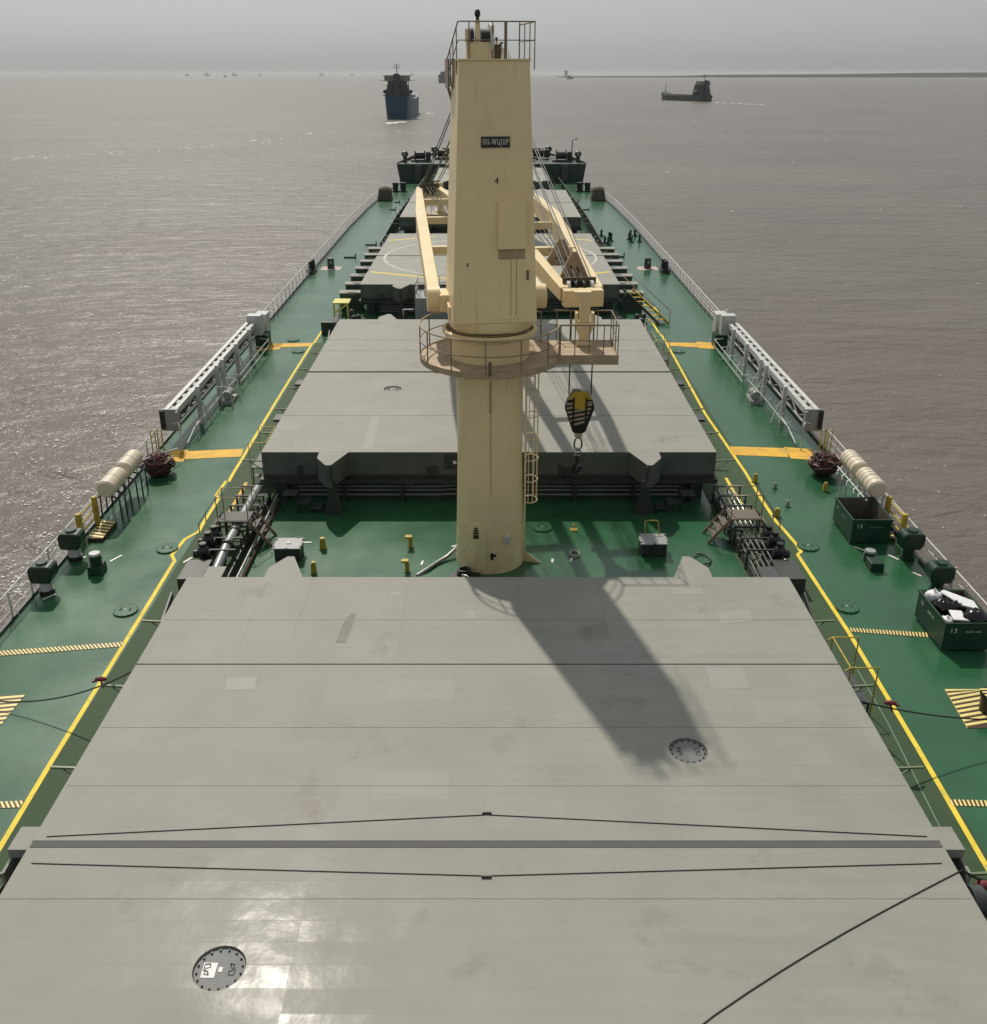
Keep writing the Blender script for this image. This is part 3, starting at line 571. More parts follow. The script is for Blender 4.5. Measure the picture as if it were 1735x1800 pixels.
for q in ([(318, 794), (428, 789), (424, 803), (312, 808)], [(302, 792), (331, 791), (322, 812), (293, 811)], [(484, 604), (548, 603), (545, 609), (482, 611)], [(458, 605), (496, 604), (492, 614), (452, 617)],
          [(1280, 785), (1382, 788), (1386, 804), (1288, 800)], [(1378, 786), (1428, 790), (1430, 809), (1390, 806)], [(1170, 602), (1225, 603), (1228, 611), (1174, 608)], [(1224, 601), (1262, 603), (1265, 614), (1227, 612)]):
    m.sheet([P(x, y)[:2] for x, y in q], 3 * ZL)
struct(m.build('crossing_marking', 'line_orange'))
def hazard(name, q, n, skew=0.0, z=3 * ZL, duty=.5):
    """q: a,b,c,d pixel corners; stripes run from edge a-b to edge d-c"""
    a, b, c, d = [P(x, y) for x, y in q]; base = MB().sheet([p[:2] for p in (a, b, c, d)], z).build(name + '_base', 'line_brown'); struct(base)
    m = MB()
    for i in range(-int(abs(skew) * n) - 1, n + int(abs(skew) * n) + 1):
        u0, u1 = i / n, (i + duty) / n; v0, v1 = u0 + skew, u1 + skew
        def clip(u): return min(1, max(0, u))
        if max(u1, v1) <= 0 or min(u0, v0) >= 1: continue
        pts = []
        # clip the parallelogram stripe in unit square
        poly = [(u0, 0), (u1, 0), (v1, 1), (v0, 1)]
        for lim, sg in ((0, 1), (1, -1)):
            out = []
            for k in range(len(poly)):
                p, r_ = poly[k], poly[(k + 1) % len(poly)]; ip = (p[0] - lim) * sg >= 0; ir = (r_[0] - lim) * sg >= 0
                if ip: out.append(p)
                if ip != ir:
                    tt = (lim - p[0]) / (r_[0] - p[0]); out.append((lim, p[1] + tt * (r_[1] - p[1])))
            poly = out
            if len(poly) < 3: break
        if len(poly) < 3: continue
        for u, v in poly: e = a.lerp(b, u); f = d.lerp(c, u); pts.append(e.lerp(f, v)[:2])
        m.sheet(pts, z + ZL)
    return struct(m.build(name, 'stripe_cream'))
hazard('hazard_strip', [(1493, 1104), (1632, 1113), (1634, 1121), (1497, 1111)], 24)
hazard('hazard_strip', [(1668, 1406), (1760, 1408), (1763, 1419), (1674, 1417)], 12)
hazard('hazard_strip', [(-60, 1149), (218, 1129), (214, 1137), (-60, 1158)], 40, .035, duty=.5)
hazard('hazard_strip', [(-60, 1412), (43, 1408), (36, 1420), (-68, 1423)], 12, .12)
hazard('hazard_square', [(1660, 1212), (1705, 1212), (1790, 1278), (1700, 1281)], 1, 0, duty=0.01)
def hazard_poly(name, q, n, vec):
    a, b, c, d = [P(x, y) for x, y in q]; m = MB()
    for i in range(n):
        v0, v1 = i / n, (i + .52) / n; m.sheet([a.lerp(d, v0)[:2], b.lerp(c, max(0, v0 - vec))[:2], b.lerp(c, max(0, v1 - vec))[:2], a.lerp(d, v1)[:2]], 4 * ZL)
    return struct(m.build(name, 'stripe_cream'))
hazard_poly('hazard_square', [(1660, 1212), (1740, 1212), (1800, 1281), (1700, 1281)], 9, .2)
o = struct(MB().sheet([P(x, y)[:2] for x, y in ((-80, 1224), (44, 1222), (-6, 1285), (-90, 1287))], 3 * ZL).build('hazard_square_base', 'line_brown'))
hazard_poly('hazard_square', [(-80, 1232), (44, 1222), (-6, 1285), (-120, 1300)], 8, -.0)

m = MB()
for x, y, a, L in ((141, 983, 50, .5), (204, 982, 60, .6), (86, 1050, 50, .5), (1513, 966, -50, .6), (1570, 980, -60, .5), (1612, 1010, -60, .35), (1386, 987, -55, .6), (330, 985, 60, .5), (528, 954, 0, .9), (800, 960, 20, .3), (742, 990, 80, .35), (770, 988, 80, .25), (971, 986, 80, .3), (1004, 985, 70, .35)):
    c = P(x, y); u = Vector((math.cos(R(a)), math.sin(R(a)), 0)) * L / 2; w = Vector((-u.y, u.x, 0)).normalized() * .05; m.sheet([(c - u - w)[:2], (c + u - w * .6)[:2], (c + u * .9 + w)[:2], (c - u * .8 + w * .7)[:2]], 5 * ZL)
struct(m.build('paint_fleck', 'line_white'))
for s, x in ((-1, -8.3), (1, 8.1)):
    t = thing('coaming_steps', f'dark framed steps in the shade under the second hatch, {SIDE[s]} side', 'steps', (x, 36.2, 0), 'dark steps under the hatch')
    for k, (dx, z) in enumerate(((0, .8), (.55, .45), (1.0, .2))):
        xx = x - s * dx
        MB().box(xx - .28, xx + .28, 35.9, 36.5, z - .03, z).build('tread', 'dark_grey', t)
        for a in (-.27, .27):
            for yy in (35.92, 36.48): MB().beam((xx + a, yy, .005), (xx + a, yy, z - .031), .035, .035).build('leg', 'cover_side', t)
# --- side railings
def railing(s, Y0, Y1, label, step=1.5, bars=(1.05, .72, .38), mt='rail_white', h=1.1, z0=0.0, close=False, rt=.028, rl=.016):
    t = thing('side_railing', label, 'railing', (s * hw(Y0), Y0, 0), 'railings along the ship side')
    n = max(1, int((Y1 - Y0) / step)); YY = [Y0 + (Y1 - Y0) * i / n for i in range(n + 1)]
    for k, z in enumerate(bars): MB().tube([(s * (hw(y) - .1), y, z) for y in YY], rt if k == 0 else rl, 6).build('top_rail' if k == 0 else 'lower_rail', mt, t)
    for y in YY:
        x = s * (hw(y) - .1); m = MB().box(x - .02, x + .02, y - .03, y + .03, .11, 1.05)
        m.beam((x - s * .02, y + .01, .55), (x - s * .3, y + .01, .02), .02, .02); m.build('stanchion', mt if s > 0 or Y0 > 50 else 'rail_white', t)
railing(-1, 20, 43.0, 'left side railing between the frame edge and the stowed gangway'); railing(1, 20, 43.0, 'right side railing beside the green bins')
railing(-1, 62, 134, 'long left side railing ahead of the gangway', bars=(1.05, .8, .55, .3), rt=.045, rl=.026); railing(1, 62, 134, 'long right side railing ahead of the gangway', bars=(1.05, .8, .55, .3), rt=.045, rl=.026)

# --- stowed gangways
def gangway(s):
    lb = SIDE[s]
    t = thing('gangway', f'stowed white accommodation ladder on its side along the {lb} ship side', 'gangway', (s * 15.8, 43.8, 0), 'gangways stowed outboard')
    y0, y1 = 43.6, 60.4; xo, xi = s * 16.22, s * 15.68
    def bx(m, xa, xb, *r): return m.box(min(xa, xb), max(xa, xb), *r)
    m = MB(); bx(m, xi, xi + s * .06, y0, y1, 1.45, 1.75); bx(m, xi + s * .06, xi + s * .22, y0, y1, 1.69, 1.75); m.build('side_girder', 'white_paint', t)
    m = MB(); bx(m, xi, xi + s * .05, y0, y1, .98, 1.05); [m.beam((xi + s * .025, y0 + .3 + k * 1.17, 1.02 if k % 2 else 1.46), (xi + s * .025, y0 + 1.47 + k * 1.17, 1.46 if k % 2 else 1.02), .03, .04) for k in range(13)]; m.build('lower_truss', 'rail_white', t)
    m = MB(); bx(m, xo, xo + s * .05, y0, y1, 1.1, 1.8); bx(m, xo - s * .16, xo, y0, y1, 1.74, 1.8); m.build('outer_girder', 'rail_white', t)
    n = 17
    for i in range(n): y = y0 + .3 + (y1 - y0 - .6) * i / n; bx(MB(), xi + s * .26, xo - s * .17, y, y + .42, 1.66, 1.73).build('tread', 'white_paint', t)
    m = MB(); bx(m, xi + s * .08, xo, y0 + .1, y1, .98, 1.04); m.build('tread_back', 'dark_grey', t)
    m = MB(); bx(m, s * 15.5, s * 16.45, y0 - .12, y0, .75, 1.85); bx(m, s * 15.5, s * 15.62, y0 - .35, y0 - .121, 1.0, 1.8); m.build('end_plate', 'grey_paint', t, bevel=.02)
    MB().box(min(s * 16.2, s * 16.4), max(s * 16.2, s * 16.4), y0 - .24, y0 - .121, .9, 1.8).build('rubber_fender', 'black_paint', t)
    for y in (46.5, 50.2, 51.3, 54.5, 57.8):
        m = MB(); bx(m, s * 15.35, s * 15.55, y, y + .22, .004, 2.0); m.beam((s * 15.3, y + .1, 1.2), (s * 14.9, y + .1, .02), .07, .07); m.build('davit_post', 'white_paint', t)
    m = MB(); bx(m, s * 15.3, s * 16.2, y1 + .1, y1 + .8, .004 + .9, 2.2); m.build('head_box', 'white_paint', t, bevel=.04)
    m = MB(); bx(m, s * 15.2, s * 16.0, y1 + 1.3, y1 + 2.3, .6, 2.0); bx(m, s * 15.3, s * 15.9, y1 + 1.3, y1 + 2.3, .004, .6); m.build('winch_housing', 'white_paint', t, bevel=.06)
    m = MB(); bx(m, s * 15.0, s * 15.8, y1 + .2, y1 + 1.2, .004, .9); m.build('winch_base', 'dark_green', t)
    for zz in (.45, .85):
        MB().tube([(s * 14.75, 52.2, zz), (s * 14.75, 59.8, zz)], .022).build('guard_rail', 'rail_white', t)
    for y in (52.2, 54.1, 56.0, 57.9, 59.8): MB().tube([(s * 14.75, y, .01), (s * 14.75, y, .85), (s * 15.3, y, .88)], .02).build('guard_post', 'rail_white', t)
    w = MB().cyl((s * 14.9, 49.7, .45), (s * 14.9, 50.5, .45), .22, n=14); w.box(min(s * 14.6, s * 15.2), max(s * 14.6, s * 15.2), 49.5, 50.8, .004, .2); w.build('winch_drum', 'grey_paint', t)
    for y in (49.3, 50.9): MB().tube([(s * 14.55, y, .01), (s * 14.55, y, .9), (s * 14.8, y + .1, 1.05), (s * 15.3, y + .1, 1.05)], .025).build('winch_guard', 'rail_white', t)
    for i in range(9):
        y = 44.5 + i * 1.2; m = MB(); m.tube([(s * 15.25, y, .9), (s * 15.0, y + .1, .5), (s * 14.95, y + .15, .01)], .022); m.tube([(s * 15.25, y + .5, .9), (s * 15.1, y + .1, .01)], .018); m.build('support_leg', 'rail_white', t)
    MB().tube([(s * 15.1, 44.5, .62), (s * 15.1, 49.2, .62), (s * 15.0, 52.0, .62)], .022).build('guard_rail', 'rail_white', t)
    m = MB()
    m.tube([(s * 15.35, 42.9, 0.01), (s * 15.35, 42.9, 1.2), (s * 15.5, 43.2, 1.3), (s * 15.8, 43.3, 1.2)], .035); m.tube([(s * 15.2, 43.3, .2), (s * 15.2, 44.6, .5), (s * 15.3, 46.2, .5)], .03); m.build('boarding_handrail', 'rail_white', t)
for s in (-1, 1): gangway(s)
for o in list(COL.objects):
    if o.name.startswith('gangway') and o.parent is None: o.location.x *= (15.8 - .5) / 15.8

# --- life rafts
for s in (-1, 1):
    t = thing('raft_rack', f'tubular rack carrying two raft canisters at the {SIDE[s]} rail', 'rack', (s * 15.4, 36.8, 0), 'raft racks'); lm = 'black_paint' if s < 0 else 'rail_white'
    for y in (35.2, 35.75, 36.3, 37.1, 37.7, 38.3):
        MB().tube([(s * 15.0, y, .01), (s * 15.0, y, .9), (s * 15.2, y, 1.05), (s * 15.8, y, 1.15)], .035).build('leg', lm, t)
        MB().tube([(s * 15.8, y, .1), (s * 15.75, y, 1.15)], .03).build('leg', lm, t)
    for x in (15.05, 15.75): MB().tube([(s * x, 35.0, .98 + (x - 15.05) * .2), (s * x, 38.5, .98 + (x - 15.05) * .2)], .035).build('cradle_rail', lm, t)
    for y, w in ((35.75, 'nearer'), (37.7, 'farther')):
        c = thing('life_raft', f'{w} cream raft canister on the {SIDE[s]} rack', 'life raft', (s * 15.42, y, 1.05), 'life raft canisters')
        z = 1.46; L = .78
        m = MB(); m.lathe([(0.0, -L - .02), (.3, -L - .02), (.37, -L + .06), (.38, -L + .1), (.38, L - .1), (.37, L - .06), (.3, L + .02), (0, L + .02)], 0, 0, 24)
        M = Matrix.Translation((s * 15.42, y, z)) @ Matrix.Rotation(R(90), 4, 'X'); m.v = [M @ v for v in m.v]; m.build('canister', 'raft_white', c)
        for q in (-.5, -.22, .08, .42):
            b = MB(); b.lathe([(.382, q - .02), (.386, q), (.382, q + .02)], 0, 0, 24); b.v = [M @ v for v in b.v]; b.build('strap', 'raft_strap' if s > 0 else 'raft_white', c)
        b = MB(); b.lathe([(.381, -.02), (.392, -.015), (.392, .015), (.381, .02)], 0, 0, 24); b.v = [M @ v for v in b.v]; b.build('centre_seam', 'raft_white', c)

# --- net heaps
for s in (-1, 1):
    c = Vector((s * 15.0, 39.9, 0)); t = thing('net_heap', f'dark red heap of pilot net and rope by the {SIDE[s]} rail', 'net', c, 'net heaps by the rails')
    m = MB(); m.ball(c + Vector((0, 0, .42)), .62, 8, (1, 1.05, .7)); m.v = [v + Vector((random.gauss(0, .04), random.gauss(0, .04), random.gauss(0, .04))) for v in m.v]; m.v = [Vector((v.x, v.y, max(v.z, .01))) for v in m.v]; m.build('net_core', 'maroon_net', t)
    for mt, n_, rr in (('maroon_net', 60, .045), ('red_rope', 18, .035), ('pale_rope', 9, .03), ('black_paint', 16, .045)):
        m = MB()
        for i in range(n_):
            a = random.uniform(0, 6.28); e = random.uniform(.05, 1.5); d = Vector((math.cos(a) * math.cos(e) * .68, math.sin(a) * math.cos(e) * .72, math.sin(e) * .5 + .42)); tt = Vector((-math.sin(a), math.cos(a), random.uniform(-.6, .6))) * random.uniform(.1, .2)
            if mt == 'pale_rope' and d.z < .6: d.z = .8
            m.tube([c + d - tt, c + d * 1.08, c + d + tt], rr * random.uniform(.7, 1.2), 5)
        m.build({'maroon_net': 'net_strands', 'red_rope': 'red_rope', 'pale_rope': 'pale_rope', 'black_paint': 'dark_rope'}[mt], mt, t)
    if s < 0: tag(MB().tube([(-15.9, 38.6, .95), (-15.0, 40.2, .9), (-14.6, 41.6, .6)], .035).build('boat_hook', 'rail_white', None, (-15.9, 38.6, .95)), 'pale pole lying over the left net heap', 'pole')
    # yellow tall frame
    c = Vector((s * 15.75, 42.2, 0)); t = thing('lifebuoy_frame', f'tall narrow yellow frame at the {SIDE[s]} rail behind the net heap', 'frame', c, 'yellow frames')
    for q in (-.16, .16):
        MB().tube([c + Vector((q - .1, 0, .01)), c + Vector((q - .1, 0, 1.2)), c + Vector((q, 0, 1.32)), c + Vector((q + .1, 0, 1.2)), c + Vector((q + .1, 0, .01))], .03).build('hoop', 'yellow_post', t)
    MB().tube([c + Vector((-.26, 0, .6)), c + Vector((.26, 0, .6))], .02).build('crossbar', 'yellow_post', t)
    # yellow gate at pilot door
    c = Vector((s * 15.85, 34.0, 0)); t = thing('boarding_gate', f'yellow boarding gate in the {SIDE[s]} railing with a hazard striped step', 'gate', c, 'yellow boarding gates')
    for y in (33.2, 34.8): MB().box(c.x - .09, c.x + .09, y - .09, y + .09, .01, 1.25).build('gate_post', 'yellow_post', t, bevel=.02)
    for z in (1.1, .75, .4): MB().tube([(c.x, 33.3, z), (c.x, 34.7, z)], .035).build('gate_bar', 'yellow_post', t)
    MB().box(min(s * 15.1, s * 15.7), max(s * 15.1, s * 15.7), 33.3, 34.8, .01, .16).build('step', 'line_brown', t)
    m = MB()
    for i in range(6): y = 33.35 + i * .25; m.add([(s * 15.1, y, .163), (s * 15.7, y + .15, .163), (s * 15.7, y + .27, .163), (s * 15.1, y + .12, .163)], [(0, 1, 2, 3)] if s > 0 else [(3, 2, 1, 0)])
    m.build('step_stripes', 'stripe_cream', t)

# --- tank vent heads
for s in (-1, 1):
    for i, y in enumerate((31.9, 29.4)):
        c = Vector((s * 15.6, y, 0)); w = ('farther', 'nearer')[i]; t = thing('tank_vent', f'{w} dark green vent head ' + ('on a white neck ' if s < 0 else 'on a green neck ') + f'by the {SIDE[s]} rail', 'vent', c, 'green tank vents')
        MB().cyl(c + Vector((0, 0, .005)), c + Vector((0, 0, .16)), .26, n=20).build('foot', 'black_paint' if s < 0 else 'dark_green', t)
        MB().cyl(c + Vector((0, 0, .161)), c + Vector((0, 0, .5)), .21, n=20).build('neck', 'white_paint' if s < 0 else 'dark_green', t)
        hd = MB(); pr = [(-.36, .52), (-.42, .7), (-.42, 1.05), (-.3, 1.18), (.3, 1.18), (.42, 1.1), (.42, .75), (.3, .52)]
        hd.ext([(c.x + a, c.y - .3, b) for a, b in pr], (0, .6, 0)); hd.build('vent_head', 'dark_green', t, bevel=.05)
        MB().cyl(c + Vector((0, 0, 1.18)), c + Vector((0, 0, 1.25)), .2, .18, n=18).build('cap', 'dark_green', t)
    c = Vector((-14.4, 30.9, 0)) if s < 0 else Vector((14.1, 31.2, 0)); top = 'white' if s < 0 else 'dark green'
    t = thing('sounding_box', f'small dark green box with a {top} capped drum, on the {SIDE[s]} side deck', 'vent', c, 'drum vents')
    MB().box(c.x - .25, c.x + .25, c.y - .3, c.y + .3, .005, .34, (.95, .95)).build('base_box', 'dark_green', t, bevel=.02)
    yb = c.y + (0 if s < 0 else .55)
    zb = .34 if s < 0 else .0
    MB().cyl((c.x, yb, zb + .005), (c.x, yb, zb + .38), .2, n=20).build('drum', 'dark_green', t); MB().cyl((c.x, yb, zb + .381), (c.x, yb, zb + .46), .21, .19, n=20).build('drum_cap', 'white_paint' if s < 0 else 'grey_paint', t)
    for q in (-1, 1): MB().tube([(c.x + q * .22, yb, zb + .02), (c.x + q * .25, yb, zb + .2), (c.x + q * .22, yb, zb + .36)], .015).build('clamp', 'white_paint', t)

# --- oval manholes
for i, (x, y, w) in enumerate(((221, 1074, 'nearest on the left side deck'), (294, 965, 'second on the left side deck beside the yellow line'), (524, 618, 'just below the left orange crossing'), (516, 598, 'just above the left orange crossing'),
                               (1488, 1068, 'nearest on the right side deck'), (1420, 961, 'beside the kink of the right yellow line'), (1193, 618, 'just below the right orange crossing'), (1160, 569, 'just above the right orange crossing'), (953, 928, 'right of the crane post'))):
    c = P(x, y); t = thing('deck_manhole', f'round bolted manhole cover, {w}', 'manhole', c, 'manhole covers in the deck')
    MB().cyl(c + Vector((0, 0, .004)), c + Vector((0, 0, .06)), .42, .41, n=28).build('cover', 'deck_paint', t)
    for q in (-.16, .16): MB().tube([c + Vector((q, -.09, .06)), c + Vector((q, -.05, .1)), c + Vector((q, .05, .1)), c + Vector((q, .09, .06))], .013).build('handle', 'dark_grey', t)
    m = MB(); [m.cyl(c + Vector((.37 * math.cos(a), .37 * math.sin(a), .06)), c + Vector((.37 * math.cos(a), .37 * math.sin(a), .08)), .015, n=5) for a in [k * .524 for k in range(12)]]; m.build('bolt_ring', 'dark_grey', t)
    MB().cyl(c + Vector((0, 0, .06)), c + Vector((0, 0, .075)), .035, n=8).build('centre_plug', 'white_paint', t)

# --- garbage skips
def skip(c, num, small, label):
    x, y = c; w, L, h = 1.5, 2.05, 1.05; t = thing('garbage_skip', label, 'skip', (x, y, 0), 'green garbage skips')
    m = MB(); th = .04
    def frame(z, g=0): return [(x - g, y - g), (x + w + g, y - g), (x + w + g, y + L + g), (x - g, y + L + g)]
    m.box(x, x + w, y, y + th, .08, h); m.box(x, x + w, y + L - th, y + L, .08, h); m.box(x, x + th, y + th, y + L - th, .08, h); m.box(x + w - th, x + w, y + th, y + L - th, .08, h); m.box(x + .05, x + w - .05, y + .05, y + L - .05, .09, .16)
    m.build('skip_body', 'skip_green', t)
    for a in ((x - .03, x + w + .03, y - .03, y + .0, h - .06, h + .01), (x - .03, x + w + .03, y + L, y + L + .03, h - .06, h + .01), (x - .03, x, y, y + L, h - .06, h + .01), (x + w, x + w + .03, y, y + L, h - .06, h + .01)): MB().box(*a).build('rim', 'skip_green', t)
    i = MB(); e = th + .004
    for a in ((x + e, x + w - e, y + e, y + e + .01, .16, h - .02), (x + e, x + w - e, y + L - e - .01, y + L - e, .16, h - .02), (x + e, x + e + .01, y + e + .01, y + L - e - .01, .16, h - .02), (x + w - e - .01, x + w - e, y + e + .01, y + L - e - .01, .16, h - .02)): i.box(*a)
    i.build('lining', 'skip_inside', t)
    for q in (x + .1, x + w - .25): MB().box(q, q + .15, y + .05, y + L - .05, .0045, .08).build('skid', 'dark_grey', t)
    # lettering: number and short words on the aft and inner faces
    Ma = Matrix.Translation((x + .28, y - .006, h - .28)) @ Matrix.Rotation(R(90), 4, 'X'); text_mesh(num, .22, 'number_mark', 'line_white', t, Ma, .9)
    Mb = Matrix.Translation((x + .92, y - .006, h - .32)) @ Matrix.Rotation(R(90), 4, 'X'); text_mesh(small, .085, 'word_mark', 'line_white', t, Mb, 1.2)
    Mc = Matrix.Translation((x - .006, y + L - .35, h - .28)) @ Matrix.Rotation(R(-90), 4, 'Z') @ Matrix.Rotation(R(90), 4, 'X'); text_mesh(num, .2, 'number_mark', 'line_white', t, Mc, .9)
    Md = Matrix.Translation((x - .006, y + L - 1.05, h - .32)) @ Matrix.Rotation(R(-90), 4, 'Z') @ Matrix.Rotation(R(90), 4, 'X'); text_mesh(small, .085, 'word_mark', 'line_white', t, Md, 1.2)
    return t
skip((13.85, 33.1), '12', 'I I I I I I', 'empty dark green garbage skip numbered twelve, farther along the right rail')
skip((14.2, 25.75), '13', 'PLW APL', 'dark green garbage skip numbered thirteen, heaped with black and white bags')
def bag(c, r, sq, mt, label, seed):
    rnd = random.Random(seed); m = MB(); m.ball((0, 0, 0), r, 9, sq); out = []
    for v in m.v:
        d = v.length or 1; k = 1 + .16 * math.sin(v.x * 9 / r + seed) * math.sin(v.y * 7 / r + seed * 2) + .1 * math.sin(v.z * 11 / r + seed * 3); out.append(Vector(c) + v * k + Vector((0, 0, rnd.uniform(-.01, .01))))
    m.v = out; m.tube([Vector(c) + Vector((0, 0, r * sq[2] * .9)), Vector(c) + Vector((.03, .02, r * sq[2] * 1.25))], .04, 6)
    return tag(m.build('garbage_bag', mt, None, c), label, 'bag', 'bags in the full skip')
X, Y = 14.2, 25.75
bag((X + .35, Y + 1.75, .95), .28, (1, .9, .9), 'bag_white', 'white sack in the far left corner of the full skip', 1)
bag((X + .45, Y + 1.25, .9), .3, (1.1, 1, .8), 'bag_black', 'shiny black bag in the middle left of the full skip', 2)
bag((X + .8, Y + 1.15, .92), .26, (1.2, .8, .8), 'bag_black', 'shiny black bag at the centre of the full skip', 3)
bag((X + 1.1, Y + .42, .98), .34, (1.2, 1, .8), 'bag_black', 'large black bag bulging over the near right of the full skip', 4)
bag((X + .25, Y + .45, .82), .22, (.9, 1, .8), 'bag_white', 'small white sack in the near left corner of the full skip', 5)
def sheet_item(pts, th, label):
    o = MB().ext(pts, (0, 0, th)).build('folded_sheet', 'bag_white', None, pts[0], bevel=.02); return tag(o, label, 'sheet', 'white sheets in the full skip')
sheet_item([(X + .55, Y + 1.78, 1.1), (X + .72, Y + 1.9, 1.1), (X + 1.42, Y + 1.25, 1.06), (X + 1.42, Y + .82, 1.0), (X + .95, Y + 1.05, 1.02)], .06, 'long white sheet slanting across the full skip')
sheet_item([(X + .35, Y + .25, .98), (X + .85, Y + .18, .98), (X + .8, Y + .75, 1.0), (X + .42, Y + .8, 1.0)], .06, 'white folded sheet at the near end of the full skip')

# --- short posts and small deck fittings
def post(x, y, h, mt, label, w=.12, head=False, grp='yellow deck posts'):
    c = P(x, y); t = thing('deck_post', label, 'post', c, grp); MB().box(c.x - w, c.x + w, c.y - .06, c.y + .06, .0045, h, (.85, 1)).build('stem', mt, t, bevel=.01)
    if head: MB().box(c.x - w - .12, c.x + w - .02, c.y - .1, c.y + .1, h, h + .09).build('head_plate', mt, t, bevel=.01)
    else: MB().cyl((c.x, c.y, h), (c.x, c.y, h + .06), w * .7, n=10).build('cap', mt, t)
    MB().box(c.x - w - .05, c.x + w + .05, c.y - .12, c.y + .12, .0042, .02).build('foot_plate', 'deck_paint', t)
post(568, 965, .42, 'yellow_post', 'yellow post left of the crane, far pair, left one'); post(722, 962, .4, 'yellow_post', 'yellow post with flat head left of the crane, far pair, right one', .08, True)
post(552, 1008, .42, 'yellow_post', 'yellow post left of the crane, near pair, left one', .1); post(716, 1005, .4, 'yellow_post', 'yellow post with flat head beside the near hatch edge and the hose', .08, True)
post(1327, 848, .36, 'yellow_post', 'yellow post on the right deck, farthest along the yellow line', .1); post(1365, 908, .32, 'yellow_post', 'wide yellow post on the right deck beside the line', .13)
post(1450, 863, .34, 'yellow_post', 'yellow post below the right net heap', .1); post(1362, 858, .22, 'grey_paint', 'farther small grey post on the right deck', .07, grp='grey deck posts'); post(1384, 890, .22, 'grey_paint', 'nearer small grey post on the right deck', .07, grp='grey deck posts')
for x, y, lb in ((582, 472, 'dark air pipe on a pale square, left side deck'), (1138, 472, 'dark air pipe on a pale square, right side deck')):
    c = P(x, y); t = thing('air_pipe', lb, 'air pipe', c, 'air pipes on pale squares'); MB().box(c.x - .9, c.x + .9, c.y - .8, c.y + .8, .004, .014).build('base_square', 'pale_rope', t)
    MB().box(c.x - .3, c.x + .3, c.y - .2, c.y + .2, .014, .95, (.9, .9)).build('pipe_head', 'dark_grey', t, bevel=.04); MB().cyl((c.x + .05, c.y - .21, .6), (c.x + .05, c.y - .26, .6), .15, n=10).build('face_disc', 'grey_paint', t)
for x, y, lb in ((548, 478, 'dark roller fairlead at the left rail'), (1168, 478, 'dark roller fairlead at the right rail')):
    c = P(x, y); t = thing('fairlead', lb, 'fairlead', c, 'roller fairleads'); MB().box(c.x - .35, c.x + .35, c.y - .8, c.y + .8, .004, .3).build('base', 'black_paint', t)
    for q in (-.4, .4): MB().cyl((c.x, c.y + q, .3), (c.x, c.y + q, 1.05), .28, .22, n=12).build('roller', 'black_paint', t)

# --- access boxes in the crane gap
for x, y, lb, lp in ((506, 986, 'grey access box with a pale lid, left of the crane', False), (1149, 978, 'grey access box with a yellow loop handle, right of the crane', True)):
    c = P(x, y); t = thing('access_box', lb, 'access box', c, 'access boxes'); c.y += .35
    MB().box(c.x - .48, c.x + .48, c.y - .4, c.y + .4, .0045, .52).build('box_body', 'cover_side', t, bevel=.05); MB().box(c.x - .53, c.x + .53, c.y - .45, c.y + .45, .522, .57).build('box_lid', 'grey_paint', t, bevel=.05)
    for a, b in ((-.5, -.3), (-.5, .3), (.5, -.3), (.5, .3), (0, -.46), (.3, .46)): MB().box(c.x + a - .04, c.x + a + .04, c.y + b - .04, c.y + b + .04, .5, .6).build('dog_clamp', 'dark_grey', t)
    if lp: MB().tube([(c.x - .26, c.y + .3, .57), (c.x - .26, c.y + .55, 1.0), (c.x - .2, c.y + .58, 1.05), (c.x + .2, c.y + .58, 1.05), (c.x + .26, c.y + .55, 1.0), (c.x + .26, c.y + .3, .57)], .022).build('loop_handle', 'yellow_post', t)
    else: MB().cyl((c.x, c.y, .571), (c.x, c.y, .6), .09, n=10).build('vent_cap', 'white_paint', t)

